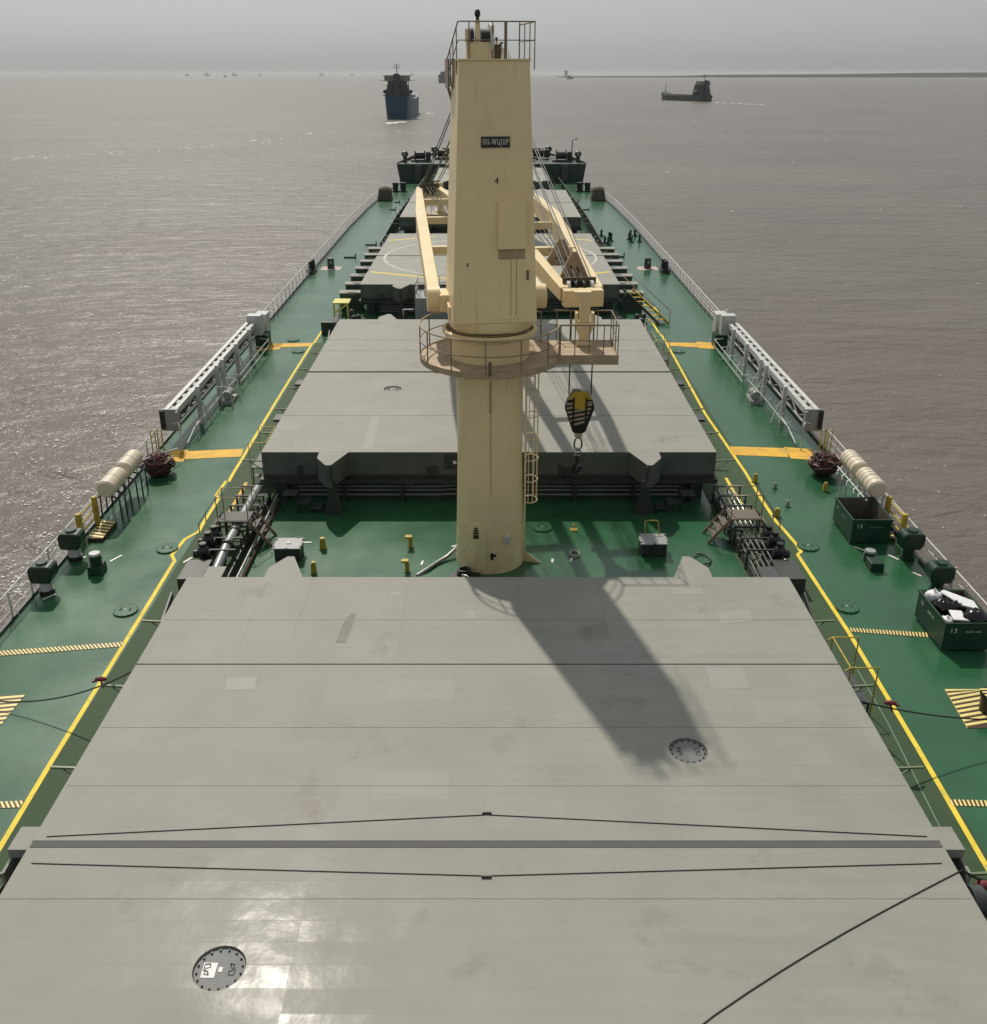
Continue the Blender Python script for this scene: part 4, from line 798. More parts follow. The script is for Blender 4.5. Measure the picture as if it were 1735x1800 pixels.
# --- service trunks in the gaps, left with a fat pipe, right with five thin pipes
def trunk(s, Y0=28.1, L=9.0, big=True, names=True):
    lb = SIDE[s]; x = s * 9.9
    t = thing('pipe_trunk', f'pipe run with valves and dark trays, {lb} side of the {"crane gap" if big else "circle hatch gap"}', 'pipes', (x, Y0, 0), 'pipe runs beside the hatches')
    def bx(m, a, b, *r): return m.box(min(a, b), max(a, b), *r)
    m = MB(); bx(m, x - s * .55, x - s * .5, Y0, Y0 + L, .005, .35); bx(m, x + s * .1, x + s * .14, Y0, Y0 + 4, .005, .45); m.build('tray_wall', 'dark_grey', t)
    m = MB(); bx(m, x + s * .2, x + s * 1.05, Y0 + 1.2, Y0 + 2.6, .005, .62); m.build('oil_tray', 'cover_side', t)
    m = MB(); bx(m, x - s * .45, x + s * .15, Y0 + .9, Y0 + 2.1, .005, .62); o = m.build('control_box', 'dark_grey', t, bevel=.01)
    MB().box(x - .32 - s * .15, x + .32 - s * .15, Y0 + .95, Y0 + 2.05, .622, .65).build('box_lid', 'hatch_paint' if s < 0 else 'dark_grey', t)
    for q, z in ((3.0, .75), (3.7, .85), (4.5, .7)):
        g = MB().cyl((x + s * .6, Y0 + q, .3), (x + s * .6, Y0 + q, z), .2, n=12); g.ball((x + s * .6, Y0 + q, z), .24, 6); g.cyl((x + s * .35, Y0 + q, z - .1), (x + s * .95, Y0 + q, z - .1), .16, n=10); g.cyl((x + s * .6, Y0 + q, z + .2), (x + s * .6, Y0 + q, z + .34), .13, n=10); g.build('valve', 'black_paint', t)
    if s < 0:
        m = MB(); m.tube([(x + .05, Y0 + 2.1, .45), (x + .1, Y0 + 3.4, .7), (x + .12, Y0 + 5, .75), (x + .15, Y0 + L - .5, .8)], .17, 14); m.build('main_pipe', 'pipe_grey', t)
        for q in (3.5, 4.6): MB().cyl((x + .12, Y0 + q, .72), (x + .12, Y0 + q + .12, .73), .23, n=16).build('pipe_flange', 'dark_grey', t)
        MB().tube([(x + .3, Y0 + .5, .3), (x + .75, Y0 + .5, .3), (x + .85, Y0 + .9, .3), (x + .85, Y0 + L, .3)], .05, 8).build('loop_pipe', 'steel', t)
        MB().tube([(x + .95, Y0 + .5, .12), (x + .95, Y0 + L, .12)], .06, 8).build('drain_pipe', 'maroon_net', t)
    else:
        for k in range(5):
            xx = x - .5 + k * .2; MB().tube([(xx - (.5 if k < 2 else 0), Y0 + .6 + k * .12, .5), (xx, Y0 + .6 + k * .12, .5), (xx, Y0 + L, .5)], .035, 8).build('thin_pipe', 'steel', t)
        m = MB(); [m.box(x - .65, x + .5, Y0 + q, Y0 + q + .08, .38, .46) for q in (1.6, 3.6, 5.6, 7.6)]; m.build('pipe_bracket', 'dark_grey', t)
        m = MB().cyl((x + .1, Y0 + 4.3, .35), (x + .9, Y0 + 4.3, .35), .2, n=14); m.build('motor', 'cover_side', t)
    for i in range(7):
        m = MB(); yy = Y0 + 3 + i * .95; m.box(x - .6, x - .52, yy, yy + .06, .01, .8); m.box(x + .5 + (0 if s > 0 else 0), x + .56, yy, yy + .06, .01, .8); m.box(x - .6, x + .56, yy, yy + .06, .76, .82)
        m.build('pipe_frame', 'dark_grey', t)
    for q in range(3):
        a = Vector((x - s * random.uniform(.2, .6), Y0 + 2.6 + q * 1.9, .3)); MB().tube([a, a + Vector((s * .3, .5, .25)), a + Vector((-s * .1, 1.1, .1)), a + Vector((s * .2, 1.7, .2))], .04, 6).build('hose', 'black_paint', t)
    return t
for s in (-1, 1): trunk(s)
def jumble(s, Y0, label):
    t = thing('valve_group', label, 'machinery', (s * 9.7, Y0, 0), 'valve groups between hatches')
    for k in range(9):
        x = s * random.uniform(8.7, 10.7); y = Y0 + random.uniform(0, 5); z = random.uniform(.5, 1.1)
        MB().cyl((x, y, .005), (x, y, z), .13, n=10).ball((x, y, z), .2, 6).build('valve', random.choice(('black_paint', 'dark_green', 'cover_side', 'pipe_grey')), t)
    for k in range(8):
        x = s * random.uniform(8.6, 10.5); MB().tube([(x, Y0, .3), (x + s * .1, Y0 + 2, .6 + .1 * k % .4), (x + s * .3, Y0 + 5.5, .4)], .04, 6).build('pipe', random.choice(('steel', 'dark_grey', 'pipe_grey')), t)
    MB().box(s * 9.6 - .5, s * 9.6 + .5, Y0 + 2, Y0 + 3.2, .005, .8).build('tray', 'dark_green', t)
for s in (-1, 1): jumble(s, 61.5, f'cluttered valves and pipes at the {SIDE[s]} end of the gap before the circle hatch'); jumble(s, 94, f'small valves and pipes at the {SIDE[s]} end of the gap beyond the circle hatch')

for k, (x, y, w, lb) in enumerate(((470, 905, .5, 'pale bent pipe stub left of the access box'), (1235, 985, .6, 'dark hose loop beside the right pipe run'), (1010, 975, .35, 'small coil of rope right of the crane foot'))):
    c = P(x, y); o = MB().loop([c + Vector((w * .5 * math.cos(a), w * .7 * math.sin(a), .04 + .02 * (j % 3))) for j, a in enumerate([q * .449 for q in range(14)])], .03).build('loose_loop', ('pipe_grey', 'black_paint', 'pale_rope')[k], None, c)
    tag(o, lb, 'hose')
# --- crossover platforms
def platform(s, c, z, w, d, label, mt='dark_grey', rail='rail_brown', hts=(.95,)):
    x, y = c; t = thing('step_platform', label, 'platform', (x, y, 0), 'crossover platforms')
    MB().box(x - w / 2, x + w / 2, y - d / 2, y + d / 2, z - .05, z).build('deck_plate', mt, t)
    for a in (-1, 1):
        for b in (-1, 1): MB().beam((x + a * w * .46, y + b * d * .46, .005), (x + a * w * .46, y + b * d * .46, z - .052), .06, .06).build('leg', 'dark_grey', t)
    for b in (-1, 1):
        yy = y + b * d / 2
        MB().tube([(x - w / 2 - .75, yy, .6), (x - w / 2 - .75, yy, .95), (x - w / 2, yy, z + 1.0), (x + w / 2, yy, z + 1.0), (x + w / 2 + .75, yy, .95), (x + w / 2 + .75, yy, .6)], .022).build('handrail', rail, t)
        for q in (-w / 2, w / 2): MB().tube([(x + q, yy, z), (x + q, yy, z + 1.0)], .02).build('rail_post', rail, t)
    for sd in (-1, 1):
        for k in range(3):
            zz = z * (k + 1) / 4; xx = x + sd * (w / 2 + .68 * (1 - zz / z)); MB().box(xx - .13, xx + .13, y - d / 2, y + d / 2, zz - .02, zz + .01).build('step', mt, t)
        for b in (-1, 1): MB().beam((x + sd * (w / 2 + .8), y + b * d / 2, .01), (x + sd * w / 2, y + b * d / 2, z - .03), .03, .12).build('stringer', rail, t)
platform(-1, (-9.85, 33.4), 1.05, 1.15, .9, 'dark crossover platform with handrails over the left pipe run', 'dark_brown')
platform(1, (9.75, 33.6), 1.05, 1.15, .9, 'brown crossover platform with handrails over the right pipe run', 'mid_brown')
def side_step(s, Y0, label, Y1):
    x = s * 10.05; t = thing('side_step', label, 'steps', (x, Y0, 0), 'small yellow railed steps beside the hatches')
    for yy in (Y0, Y1):
        MB().tube([(x - s * .45, yy, 1.95), (x - s * .3, yy, 2.05), (x + s * .45, yy, 2.05), (x + s * .45, yy, .01)], .024).build('hoop_rail', 'yellow_post', t)
    MB().tube([(x - s * .3, Y0, 2.05), (x - s * .3, Y1, 2.05)], .024).build('long_rail', 'yellow_post', t)
    for yy in (Y0, Y1): MB().tube([(x - s * .3, yy, 2.05), (x - s * .3, yy, .9)], .02).build('rail_post', 'yellow_post', t)
    MB().box(x - .4, x + .4, Y0, Y1, .85, .9).build('tread', 'dark_grey', t); MB().box(x - .4, x + .4, Y0 + .3, Y0 + .6, .3, .34).build('tread', 'dark_grey', t)
    for a in (-.38, .38): MB().beam((x + a, Y0 + .05, .005), (x + a, Y0 + .05, .85), .05, .05).build('leg', 'dark_grey', t)
side_step(1, 21.9, 'yellow railed step beside the right edge of the near hatch', 23.4); side_step(-1, 38.6, 'yellow railed step beside the left edge of the second hatch', 40.6); side_step(1, 55.0, 'small yellow railed step beside the right edge of the second hatch', 56.8)

# --- side boxes along the circle hatch
for s in (-1, 1):
    for i in range(7):
        y = 71.0 + i * 3.05; pos = ('nearest', 'second nearest', 'third', 'fourth', 'fifth', 'second farthest', 'farthest')[i]
        t = thing('side_locker', f'{pos} grey topped bay on the {SIDE[s]} of the circle hatch', 'locker', (s * 10.2, y, 0), 'grey topped bays beside the circle hatch')
        MB().box(min(s * 9.65, s * 11.3), max(s * 9.65, s * 11.3), y, y + .9, .005, 1.25).build('body', 'coaming_green', t); MB().box(min(s * 9.62, s * 11.4), max(s * 9.62, s * 11.4), y - .05, y + 1.0, 1.252, 1.33).build('top_plate', 'hatch_paint', t)
    t = thing('low_bulwark', f'sloping grey-green wall beside the fourth hatch on the {SIDE[s]}', 'bulwark', (s * 10.5, 96, 0), 'low walls beside the far hatches')
    MB().ext([(s * 10.6, 93, .005), (s * 10.6, 150, .005), (s * 10.0, 150, 1.2), (s * 10.6, 110, 1.35), (s * 10.6, 93, 1.25)], (s * .08, 0, 0)).build('wall_plate', 'cover_side', t)
# yellow inclined ladder at circle hatch corner (right) and yellow rail (left)
t = thing('inclined_ladder', 'yellow inclined ladder with handrail leading down at the right corner of the circle hatch', 'ladder', (11.2, 66, 0))
a, b = Vector((10.2, 71.5, 1.5)), Vector((12.2, 66.6, .1))
for q in (-.35, .35): MB().beam(a + Vector((q, 0, 0)), b + Vector((q, 0, 0)), .06, .2).build('stringer', 'line_brown' if q < 0 else 'yellow_post', t)
m = MB(); [m.box(a.lerp(b, k / 8).x - .3, a.lerp(b, k / 8).x + .3, a.lerp(b, k / 8).y - .12, a.lerp(b, k / 8).y + .12, a.lerp(b, k / 8).z, a.lerp(b, k / 8).z + .03) for k in range(1, 8)]; m.build('treads', 'yellow_post', t)
for q in (-.38, .38): MB().tube([a + Vector((q, .5, .9)), b + Vector((q, 0, .95)), b + Vector((q, 0, 0))], .03).build('handrail', 'rail_brown', t)
t = thing('storage_rack', 'bright yellow rack at the left corner of the circle hatch', 'rack', (-10.8, 69.5, 0))
MB().box(-11.6, -10.4, 69.2, 70.6, .9, 1.0).build('top_tray', 'vest_yellow', t)
for q in (-11.5, -11.1, -10.5): MB().beam((q, 69.2, .005), (q, 69.2, .9), .12, .12).build('leg', 'vest_yellow', t)
MB().beam((-11.55, 69.15, .2), (-10.6, 69.15, .85), .05, .12).build('brace', 'vest_yellow', t)
t = thing('deck_locker', 'dark green locker left of the valves before the circle hatch', 'locker', (-11.0, 64.5, 0)); MB().box(-11.6, -10.5, 64, 65.4, .005, .9).build('locker_body', 'dark_green', t, bevel=.03)
t = thing('deck_store', 'tall blue-grey store block with railed top, left of the crane beyond the second hatch', 'deckhouse', (-4, 63.5, 0))
MB().box(-5.0, -2.0, 62.0, 64.5, .005, 3.0).build('store_wall', 'grey_paint', t, bevel=.03)
for z in (3.5, 4.0): MB().loop([(-4.95, 62.05, z), (-2.05, 62.05, z), (-2.05, 64.4, z), (-4.95, 64.4, z)], .03).build('top_rail', 'rail_white', t)
for x, y in ((-4.95, 62.05), (-3.5, 62.05), (-2.05, 62.05), (-4.95, 64.4), (-3.5, 64.4), (-4.95, 63.2)): MB().tube([(x, y, 3.0), (x, y, 4.0)], .03).build('rail_post', 'rail_white', t)
MB().tube([(-5.1, 62.2, 1.2), (-5.8, 62.2, 1.2), (-5.8, 62.2, 2.2), (-5.1, 62.2, 2.2)], .04).build('side_frame', 'rail_white', t); MB().box(-4.4, -3.0, 62.6, 63.4, 3.0, 3.35).build('roof_unit', 'white_paint', t)

# --- forward deck: tarpaulin covers, fairleads, small pegs
for s in (-1, 1):
    c = Vector((s * 14.3, 133.5, 0)); t = thing('covered_reel', f'rope reel under a brown canvas cover at the {SIDE[s]} rail near the bow', 'covered reel', c, 'canvas covered reels')
    m = MB(); m.box(c.x - .95, c.x + .95, c.y - 1.1, c.y + 1.1, .05, 1.5, (.8, .8)); m.ball(c + Vector((0, 0, 1.4)), .85, 7, (1, 1, .45)); m.build('canvas', 'tarp_brown', t, bevel=.12); MB().box(c.x - 1.05, c.x + 1.05, c.y - 1.2, c.y + 1.2, .0045, .05).build('plinth', 'dark_grey', t)
    c = Vector((s * 13.2, 142.5, 0)); t = thing('mooring_bollard', f'black twin bollard on the {SIDE[s]} side close to the forecastle', 'bollard', c, 'twin bollards')
    for q in (-.55, .55): MB().cyl(c + Vector((q, 0, .15)), c + Vector((q, 0, 1.25)), .38, .42, n=14).build('drum', 'black_paint', t)
    MB().box(c.x - 1.1, c.x + 1.1, c.y - .5, c.y + .5, .0045, .15).build('base', 'black_paint', t)
random.seed(11)
for k, (x, y) in enumerate(((1057, 415), (1071, 420), (1074, 424), (1063, 427), (1108, 416), (1106, 421), (1110, 426), (1116, 415), (1124, 425), (1069, 431))):
    c = P(x, y); o = MB().cyl(c + Vector((0, 0, .004)), c + Vector((0, 0, random.uniform(.5, .9))), .12, n=8).box(c.x - .25, c.x + .25, c.y - .1, c.y + .1, .0045, .1).build('deck_socket', 'dark_green', None, c)
    tag(o, ('short dark socket post nearest the hatch bays, right forward deck', 'dark socket post left of the pair of taller ones, right forward deck', 'lower of the two close dark socket posts, right forward deck', 'dark socket post with low bar, second row of the hatch side group', 'dark socket post at the left of the rail side group', 'small dark post just below the left one of the rail side group', 'dark socket post in the middle of the rail side group', 'farthest dark socket post, close to the right rail', 'dark socket post hard against the right rail, nearest one', 'nearest dark socket post of the hatch side group')[k], 'socket', 'socket posts on the right forward deck')
for k, (x, y, w) in enumerate(((652, 431, 12), (615, 453, 12), (698, 356, 8), (690, 369, 8), (1012, 356, 8), (1030, 369, 9), (1087, 452, 12), (607, 598, 8))):
    c = P(x, y); ww = w * .045
    o = MB().box(c.x - ww, c.x + ww, c.y - .12, c.y + .12, .0045, .12).cyl(c + Vector((ww, 0, .005)), c + Vector((ww, 0, .4)), .06, n=6).build('deck_cleat', 'dark_green', None, c)
    tag(o, ('low dark bar fitting left of the far end of the circle hatch', 'low dark bar fitting left of the middle of the circle hatch', 'farther low bar fitting beside the fourth hatch, left deck', 'nearer low bar fitting beside the fourth hatch, left deck', 'farther low bar fitting beside the fourth hatch, right deck', 'nearer low bar fitting beside the fourth hatch, right deck', 'low dark bar fitting right of the middle of the circle hatch', 'low dark fitting at the far end of the left yellow line')[k], 'cleat', 'bar fittings on the forward deck')

# --- forecastle
t = thing('forecastle', 'raised dark grey-green forecastle block at the bow', 'forecastle', (0, 154, 0))
m = MB(); zt = 2.75
out = [(14.1, 154.1), (10.4, 165), (5.3, 174), (.3, 179.5)]; top = [(14.5, 153.9), (11.3, 165), (6.2, 175), (.4, 182)]
m.add([(-14.1, 154, .005), (14.1, 154, .005), (14.5, 153.6, zt), (-14.5, 153.6, zt)], [(0, 1, 2, 3)])
for s in (-1, 1):
    for i in range(3):
        q = [(s * out[i][0], out[i][1] if i else 154, 0.005), (s * out[i + 1][0], out[i + 1][1], .005), (s * top[i + 1][0], top[i + 1][1], zt), (s * top[i][0], top[i][1] if i else 153.6, zt)]; m.add(q, [(0, 1, 2, 3)] if s > 0 else [(3, 2, 1, 0)])
m.add([(s * a, b if i else 153.6, zt) for s, seq in ((1, list(enumerate(top))), (-1, list(enumerate(top))[::-1])) for i, (a, b) in seq], [tuple(range(8))])
m.build('bulkhead', 'coaming_green', t)
for x in (-11.2, 11.2): MB().box(x - .5, x + .5, 153.2, 153.58, .2, 2.6).build('vent_trunk', 'dark_grey', t)
m = MB()
for s in (-1, 1):
    for i in range(3):
        a, b = Vector((s * top[i][0], top[i][1], zt)), Vector((s * top[i + 1][0], top[i + 1][1], zt)); m.add([a, b, b + Vector((0, 0, .9)), a + Vector((0, 0, .15))], [(0, 1, 2, 3), (3, 2, 1, 0)][s > 0:][:1])
m.build('bulwark_top', 'cover_side', t)
def winch(c, s, label):
    t = thing('mooring_winch', label, 'winch', c, 'winches on the forecastle'); x, y, z = c
    MB().box(x - 1.5, x + 1.5, y - .8, y + .8, z, z + .3).build('winch_bed', 'dark_grey', t); MB().cyl((x - .9, y, z + .95), (x + .6, y, z + .95), .55, n=16).build('drum', 'black_paint', t)
    for q in (-.9, .6): MB().cyl((x + q - .05, y, z + .95), (x + q + .05, y, z + .95), .9, n=18).build('flange', 'black_paint', t)
    MB().box(x + .8, x + 1.5, y - .6, y + .6, z + .3, z + 1.5).build('gear_case', 'black_paint', t, bevel=.06); MB().cyl((x - 1.0, y - .6, z + .9), (x - 1.0, y - .62, z + .9), .12, n=8).build('lamp_dot', 'lamp_glass', t)
for x, y, lb in ((-11.0, 157, 'left aft'), (-7.6, 161, 'left forward'), (7.6, 161, 'right forward'), (11.0, 157, 'right aft'), (-3.3, 165, 'left centre'), (3.6, 165, 'right centre')): winch((x, y, zt + .003), 1, f'black mooring winch on the forecastle, {lb}')
for x, y, r_, lb in ((-13.4, 156, .55, 'round dark ventilator at the left edge of the forecastle'), (13.4, 156, .55, 'round dark ventilator at the right edge of the forecastle'), (-9.3, 165, .6, 'ventilator with pale face between the left winches'), (9.3, 165, .6, 'ventilator with pale face between the right winches')):
    t = thing('ventilator', lb, 'ventilator', (x, y, zt), 'forecastle ventilators'); MB().cyl((x, y, zt + .003), (x, y, zt + .9), .32, n=12).build('vent_neck', 'dark_grey', t); MB().ball((x, y, zt + 1.25), r_, 8, (1, 1, .8)).build('vent_head', 'black_paint', t); MB().cyl((x, y - r_ - .02, zt + 1.25), (x, y - r_ + .1, zt + 1.25), .2, n=10).build('vent_face', 'grey_paint', t)
t = thing('bow_davit', 'thin davit post on the right of the forecastle', 'davit', (12.6, 158, zt)); MB().tube([(12.6, 158, zt), (12.6, 158, zt + 3.0), (12.9, 158, zt + 3.3), (13.4, 158, zt + 3.3)], .09).build('davit_arm', 'dark_grey', t); MB().cyl((12.6, 158, zt + .003), (12.6, 158, zt + .5), .2, n=10).build('davit_base', 'dark_grey', t)
t = thing('bow_platform', 'dark raised platform with posts at the centre of the forecastle', 'platform', (0, 163, zt)); MB().box(-8, 8, 163.5, 164.2, zt + 1.3, zt + 1.5).build('walk_plate', 'black_paint', t)
for x in (-7.5, -5.5, -3, 0, 3, 5.5, 7.5): MB().beam((x, 163.8, zt + .003), (x, 163.8, zt + 1.3), .2, .2).build('post', 'black_paint', t)
t = thing('pale_gear', 'pale jumble of ropes on the right of the forecastle deck', 'rope pile', (6, 157, zt))
m = MB(); [m.loop([(6 + dx + r_ * math.cos(a), 157 + dy + r_ * math.sin(a), zt + .1 + .12 * k) for a in [j * .628 for j in range(10)]], .07) for k, (dx, dy, r_) in enumerate(((0, 0, .8), (.1, .1, .75), (2, .6, .6), (2.1, .5, .6), (3.4, -.1, .5)))]; m.build('rope_coils', 'pale_rope', t)

# ================================================================ CRANES
def crane(yc, phi, label, mirror_plat=1, full=True, jibz=9.75):
    t = thing('deck_crane', label, 'crane', (0, yc, 0), 'deck cranes'); X0 = -.06
    m = MB().lathe([(1.27, .005), (1.25, .4), (1.16, 4), (1.16, 7.75)], X0, yc, 48); m.build('mast', 'crane_buff', t)
    m = MB().lathe([(1.42, 7.7), (1.36, 7.95), (1.36, 8.62), (1.62, 8.78), (1.62, 8.88), (1.5, 8.9), (1.4, 8.7), (1.2, 8.66)], X0, yc, 48); m.build('collar', 'crane_buff', t)
    m = MB().lathe([(1.28, 8.5), (1.28, 8.95)], X0, yc, 48); m.build('slewing_ring', 'crane_floor', t)
    # round walkway
    m = MB().lathe([(1.37, 7.93), (2.36, 7.93), (2.4, 7.98), (2.4, 7.78), (2.3, 7.74), (1.37, 7.8)], X0, yc, 56); wk = m.build('walkway', 'crane_floor', t)
    e = MB()
    for i in range(12): a = R(i * 30 + 8); e.beam((X0 + 1.15 * math.cos(a), yc + 1.15 * math.sin(a), 7.55), (X0 + 2.3 * math.cos(a), yc + 2.3 * math.sin(a), 7.76), .04, .16)
    e.build('walkway_bracket', 'crane_buff', t)
    s = mirror_plat
    px0, px1, py0, py1 = X0 + s * 2.0, X0 + s * 4.35, yc - .35, yc + 1.75
    m = MB(); m.box(min(px0, px1), max(px0, px1), py0, py1, 7.76, 7.935); m.box(min(px0, px1), max(px0, px1), py0 - .04, py0, 7.66, 8.0); m.box(min(px1, px1 + s * .04), max(px1, px1 + s * .04), py0 - .04, py1, 7.66, 8.0); m.build('rest_platform', 'crane_floor', t)
    # guard rails
    a0, a1 = (40, 352) if s > 0 else (188, 500)
    ang = [a0 + (a1 - a0) * i / 40 for i in range(41)]
    for z, r_ in ((9.02, .03), (8.5, .018)):
        pts = [(X0 + 2.38 * math.cos(R(a)), yc + 2.38 * math.sin(R(a)), z) for a in ang]
        MB().tube(pts, r_).build('round_rail', 'rail_brown' if z < 9 else 'crane_floor', t)
        MB().tube([(px0 + s * .3, py1, z), (px1, py1, z), (px1, py0, z), (px0 + s * .35, py0, z)], r_ * .9).build('platform_rail', 'rail_brown', t)
    for i in range(12):
        a = R(a0 + (a1 - a0) * i / 11); MB().tube([(X0 + 2.38 * math.cos(a), yc + 2.38 * math.sin(a), 7.9), (X0 + 2.38 * math.cos(a), yc + 2.38 * math.sin(a), 9.02)], .025).build('rail_stanchion', 'rail_brown', t)
    for i in range(5):
        x = px0 + s * .4 + (px1 - px0 - s * .4) * i / 4
        for y in (py0, py1): MB().tube([(x, y, 7.9), (x, y, 9.02)], .02).build('rail_stanchion', 'rail_brown', t)
    for y in (py0 + .7, py0 + 1.4): MB().tube([(px1, y, 7.9), (px1, y, 9.02)], .02).build('rail_stanchion', 'rail_brown', t)
    # jib rest post
    rx, ry = X0 + s * 3.32, yc + .95
    m = MB(); m.ext([(rx - .3, ry, 7.94), (rx + .3, ry, 7.94), (rx + .16, ry, 8.15), (rx + .18, ry, 8.3), (rx + .34, ry, 8.62), (rx + .34, ry, 8.78), (rx - .34, ry, 8.78), (rx - .34, ry, 8.62), (rx - .18, ry, 8.3), (rx - .16, ry, 8.15)], (0, .3, 0))
    m.build('jib_rest', 'crane_buff', t, bevel=.02)
    m = MB().box(rx - .18, rx + .18, ry + .03, ry + .27, 8.78, 9.78); m.ext([(rx - .4, ry + .02, 9.86), (rx + .2, ry + .02, 9.86), (rx + .2, ry + .02, 9.785), (rx - .2, ry + .02, 9.6), (rx - .34, ry + .02, 9.72)], (0, .26, 0)); m.build('rest_stem', 'crane_buff', t, bevel=.015)
    for q in (-1, 1): MB().box(rx + q * .28 - .05, rx + q * .28 + .05, ry + .02, ry + .28, 8.78, 9.12).build('rest_horn', 'crane_buff', t)
    # caged ladder on the starboard-aft of the mast
    la = R(-6); M = Matrix.Translation((X0, yc, 0)) @ Matrix.Rotation(la, 4, 'Z')
    ld = MB(M)
    for q in (-.22, .22): ld.box(1.26, 1.30, q - .02, q + .02, .3, 7.75)
    for i in range(26): z = .5 + i * .28; ld.tube([M.inverted() @ M @ Vector((1.28, -.22, z)), Vector((1.28, .22, z))], .012, 5)
    ld.build('ladder', 'crane_buff', t)
    cg = MB(M); hoops = [2.5 + i * .82 for i in range(7)]
    for z in hoops: cg.tube([(1.28, -.24, z), (1.42, -.34, z), (1.57, -.32, z), (1.7, -.17, z), (1.74, 0, z), (1.7, .17, z), (1.57, .32, z), (1.42, .34, z), (1.28, .24, z)], .02, 5)
    for x, y in ((1.42, -.34), (1.57, -.32), (1.7, -.17), (1.7, .17), (1.57, .32)): cg.tube([(x, y, 2.5), (x, y, 7.5)], .017, 5)
    cg.build('ladder_cage', 'crane_buff', t)
    if full:
        # door, fittings, pad plates at the mast foot; all set on the aft face
        def on_mast(x, z): 
            rr = 1.25 - .09 * min(1, z / 4); return X0 + x, yc - math.sqrt(max(.01, rr * rr - x * x))
        d = MB(); x0, x1 = -.82, -.12
        pr = []
        for (x, z) in [(-.82 + .0, .55), (-.78, .3), (-.68, .16), (-.3, .12), (-.17, .25), (-.12, .45), (-.12, 1.55), (-.2, 1.82), (-.35, 1.98), (-.58, 1.98), (-.74, 1.8), (-.82, 1.5)]: pr.append((x, z))
        outer = []
        for x, z in pr: X, Yy = on_mast(x, z); outer.append((X, Yy - .05, z))
        cxm, czm = sum(p[0] for p in pr) / 12, sum(p[1] for p in pr) / 12; Xc, Yc = on_mast(cxm, czm)
        d.add(outer + [(Xc, Yc - .1, czm)], [(i, (i + 1) % 12, 12) for i in range(12)]); d.add(outer + [(p[0], p[1] + .12, p[2]) for p in outer], [(i, 12 + i, 12 + (i + 1) % 12, (i + 1) % 12) for i in range(12)])
        dr = d.build('mast_door', 'crane_buff', t)
        m = MB()
        for k, (w, z) in enumerate(((.05, 1.83), (.08, 1.74), (.1, 1.64), (.1, 1.54), (.1, 1.46))): X, Yy = on_mast(-.5, z); m.box(X - w, X + w, Yy - .125, Yy - .1, z - .03, z + .03)
        m.build('door_vent', 'black_paint', dr)
        for z in (.75, 1.75): X, Yy = on_mast(-.93, z); MB().ball((X, Yy - .02, z), .035, 5).build('door_hinge', 'white_paint', dr)
        X, Yy = on_mast(.62, 1.35); MB().box(X - .12, X + .12, Yy - .12, Yy + .04, 1.2, 1.48).build('junction_box', 'white_paint', t, bevel=.02); 
        X, Yy = on_mast(.1, .75); m = MB().box(X - .07, X + .02, Yy - .06, Yy + .02, .6, .85); m.box(X + .02, X + .12, Yy - .05, Yy + .02, .72, .8); m.build('hook_eye', 'black_paint', t)
        m = MB()
        X, Yy = X0 + .0, yc - 1.17; m.box(X + .02, X + .04, Yy - .012, Yy + .2, .4, 7.7); m.build('weld_line', 'crane_floor', t)
        m = MB(); m.ext([(X0 + 1.2, yc - .25, .01), (X0 + 1.9, yc - .45, .01), (X0 + 1.2, yc - .25, .5)], (0, .04, 0)); m.build('foot_gusset', 'crane_buff', t)
        m = MB(); m.box(X0 - .04, X0 + .06, yc - 2.48, yc - 2.38, 7.9, 8.35); m.build('gate_latch', 'crane_dark', t); MB().tube([(X0 + .02, yc - 2.4, 7.7), (X0 + .02, yc - 1.2, 6.2)], .03).build('drain_hose', 'crane_floor', t)
    # slewing house
    S = Matrix.Translation((X0, yc, 0)) @ Matrix.Rotation(phi, 4, 'Z')
    bw, tw, bd, td = 1.38, 1.06, 1.42, 1.18; z0, z1 = 9.35, 17.22
    m = MB(S); ch = .06
    m.add([(-bw, -bd, z0), (bw, -bd, z0), (bw, bd, z0), (-bw, bd, z0), (-tw, -td, z1), (tw, -td, z1), (tw, td, z1), (-tw, td, z1)], [(3, 2, 1, 0), (4, 5, 6, 7), (0, 1, 5, 4), (1, 2, 6, 5), (2, 3, 7, 6), (3, 0, 4, 7)])
    hs_ = m.build('crane_house', 'crane_buff', t, bevel=.03)
    n = 48; ring_ = []; sq = []
    for i in range(n):
        a = 2 * math.pi * i / n; u, v = math.cos(a), math.sin(a); k = 1 / max(abs(u) / bw, abs(v) / bd); k = min(k, 1.75); ring_.append((1.34 * u, 1.34 * v, 8.9)); sq.append((u * k, v * k, z0 - .002))
    mid = [((p[0] + q[0]) / 2 * 1.04, (p[1] + q[1]) / 2 * 1.04, 9.12) for p, q in zip(ring_, sq)]
    m = MB(S); m.add(ring_ + mid + sq, [(i, (i + 1) % n, n + (i + 1) % n, n + i) for i in range(n)] + [(n + i, n + (i + 1) % n, 2 * n + (i + 1) % n, 2 * n + i) for i in range(n)], True); m.add(sq, [tuple(range(n))]); m.build('house_skirt', 'crane_buff', t)
    m = MB(S).lathe([(1.36, 8.93), (1.4, 8.94), (1.4, 8.99), (1.36, 9.0)], 0, 0, 48); m.build('ring_gasket', 'crane_dark', t)
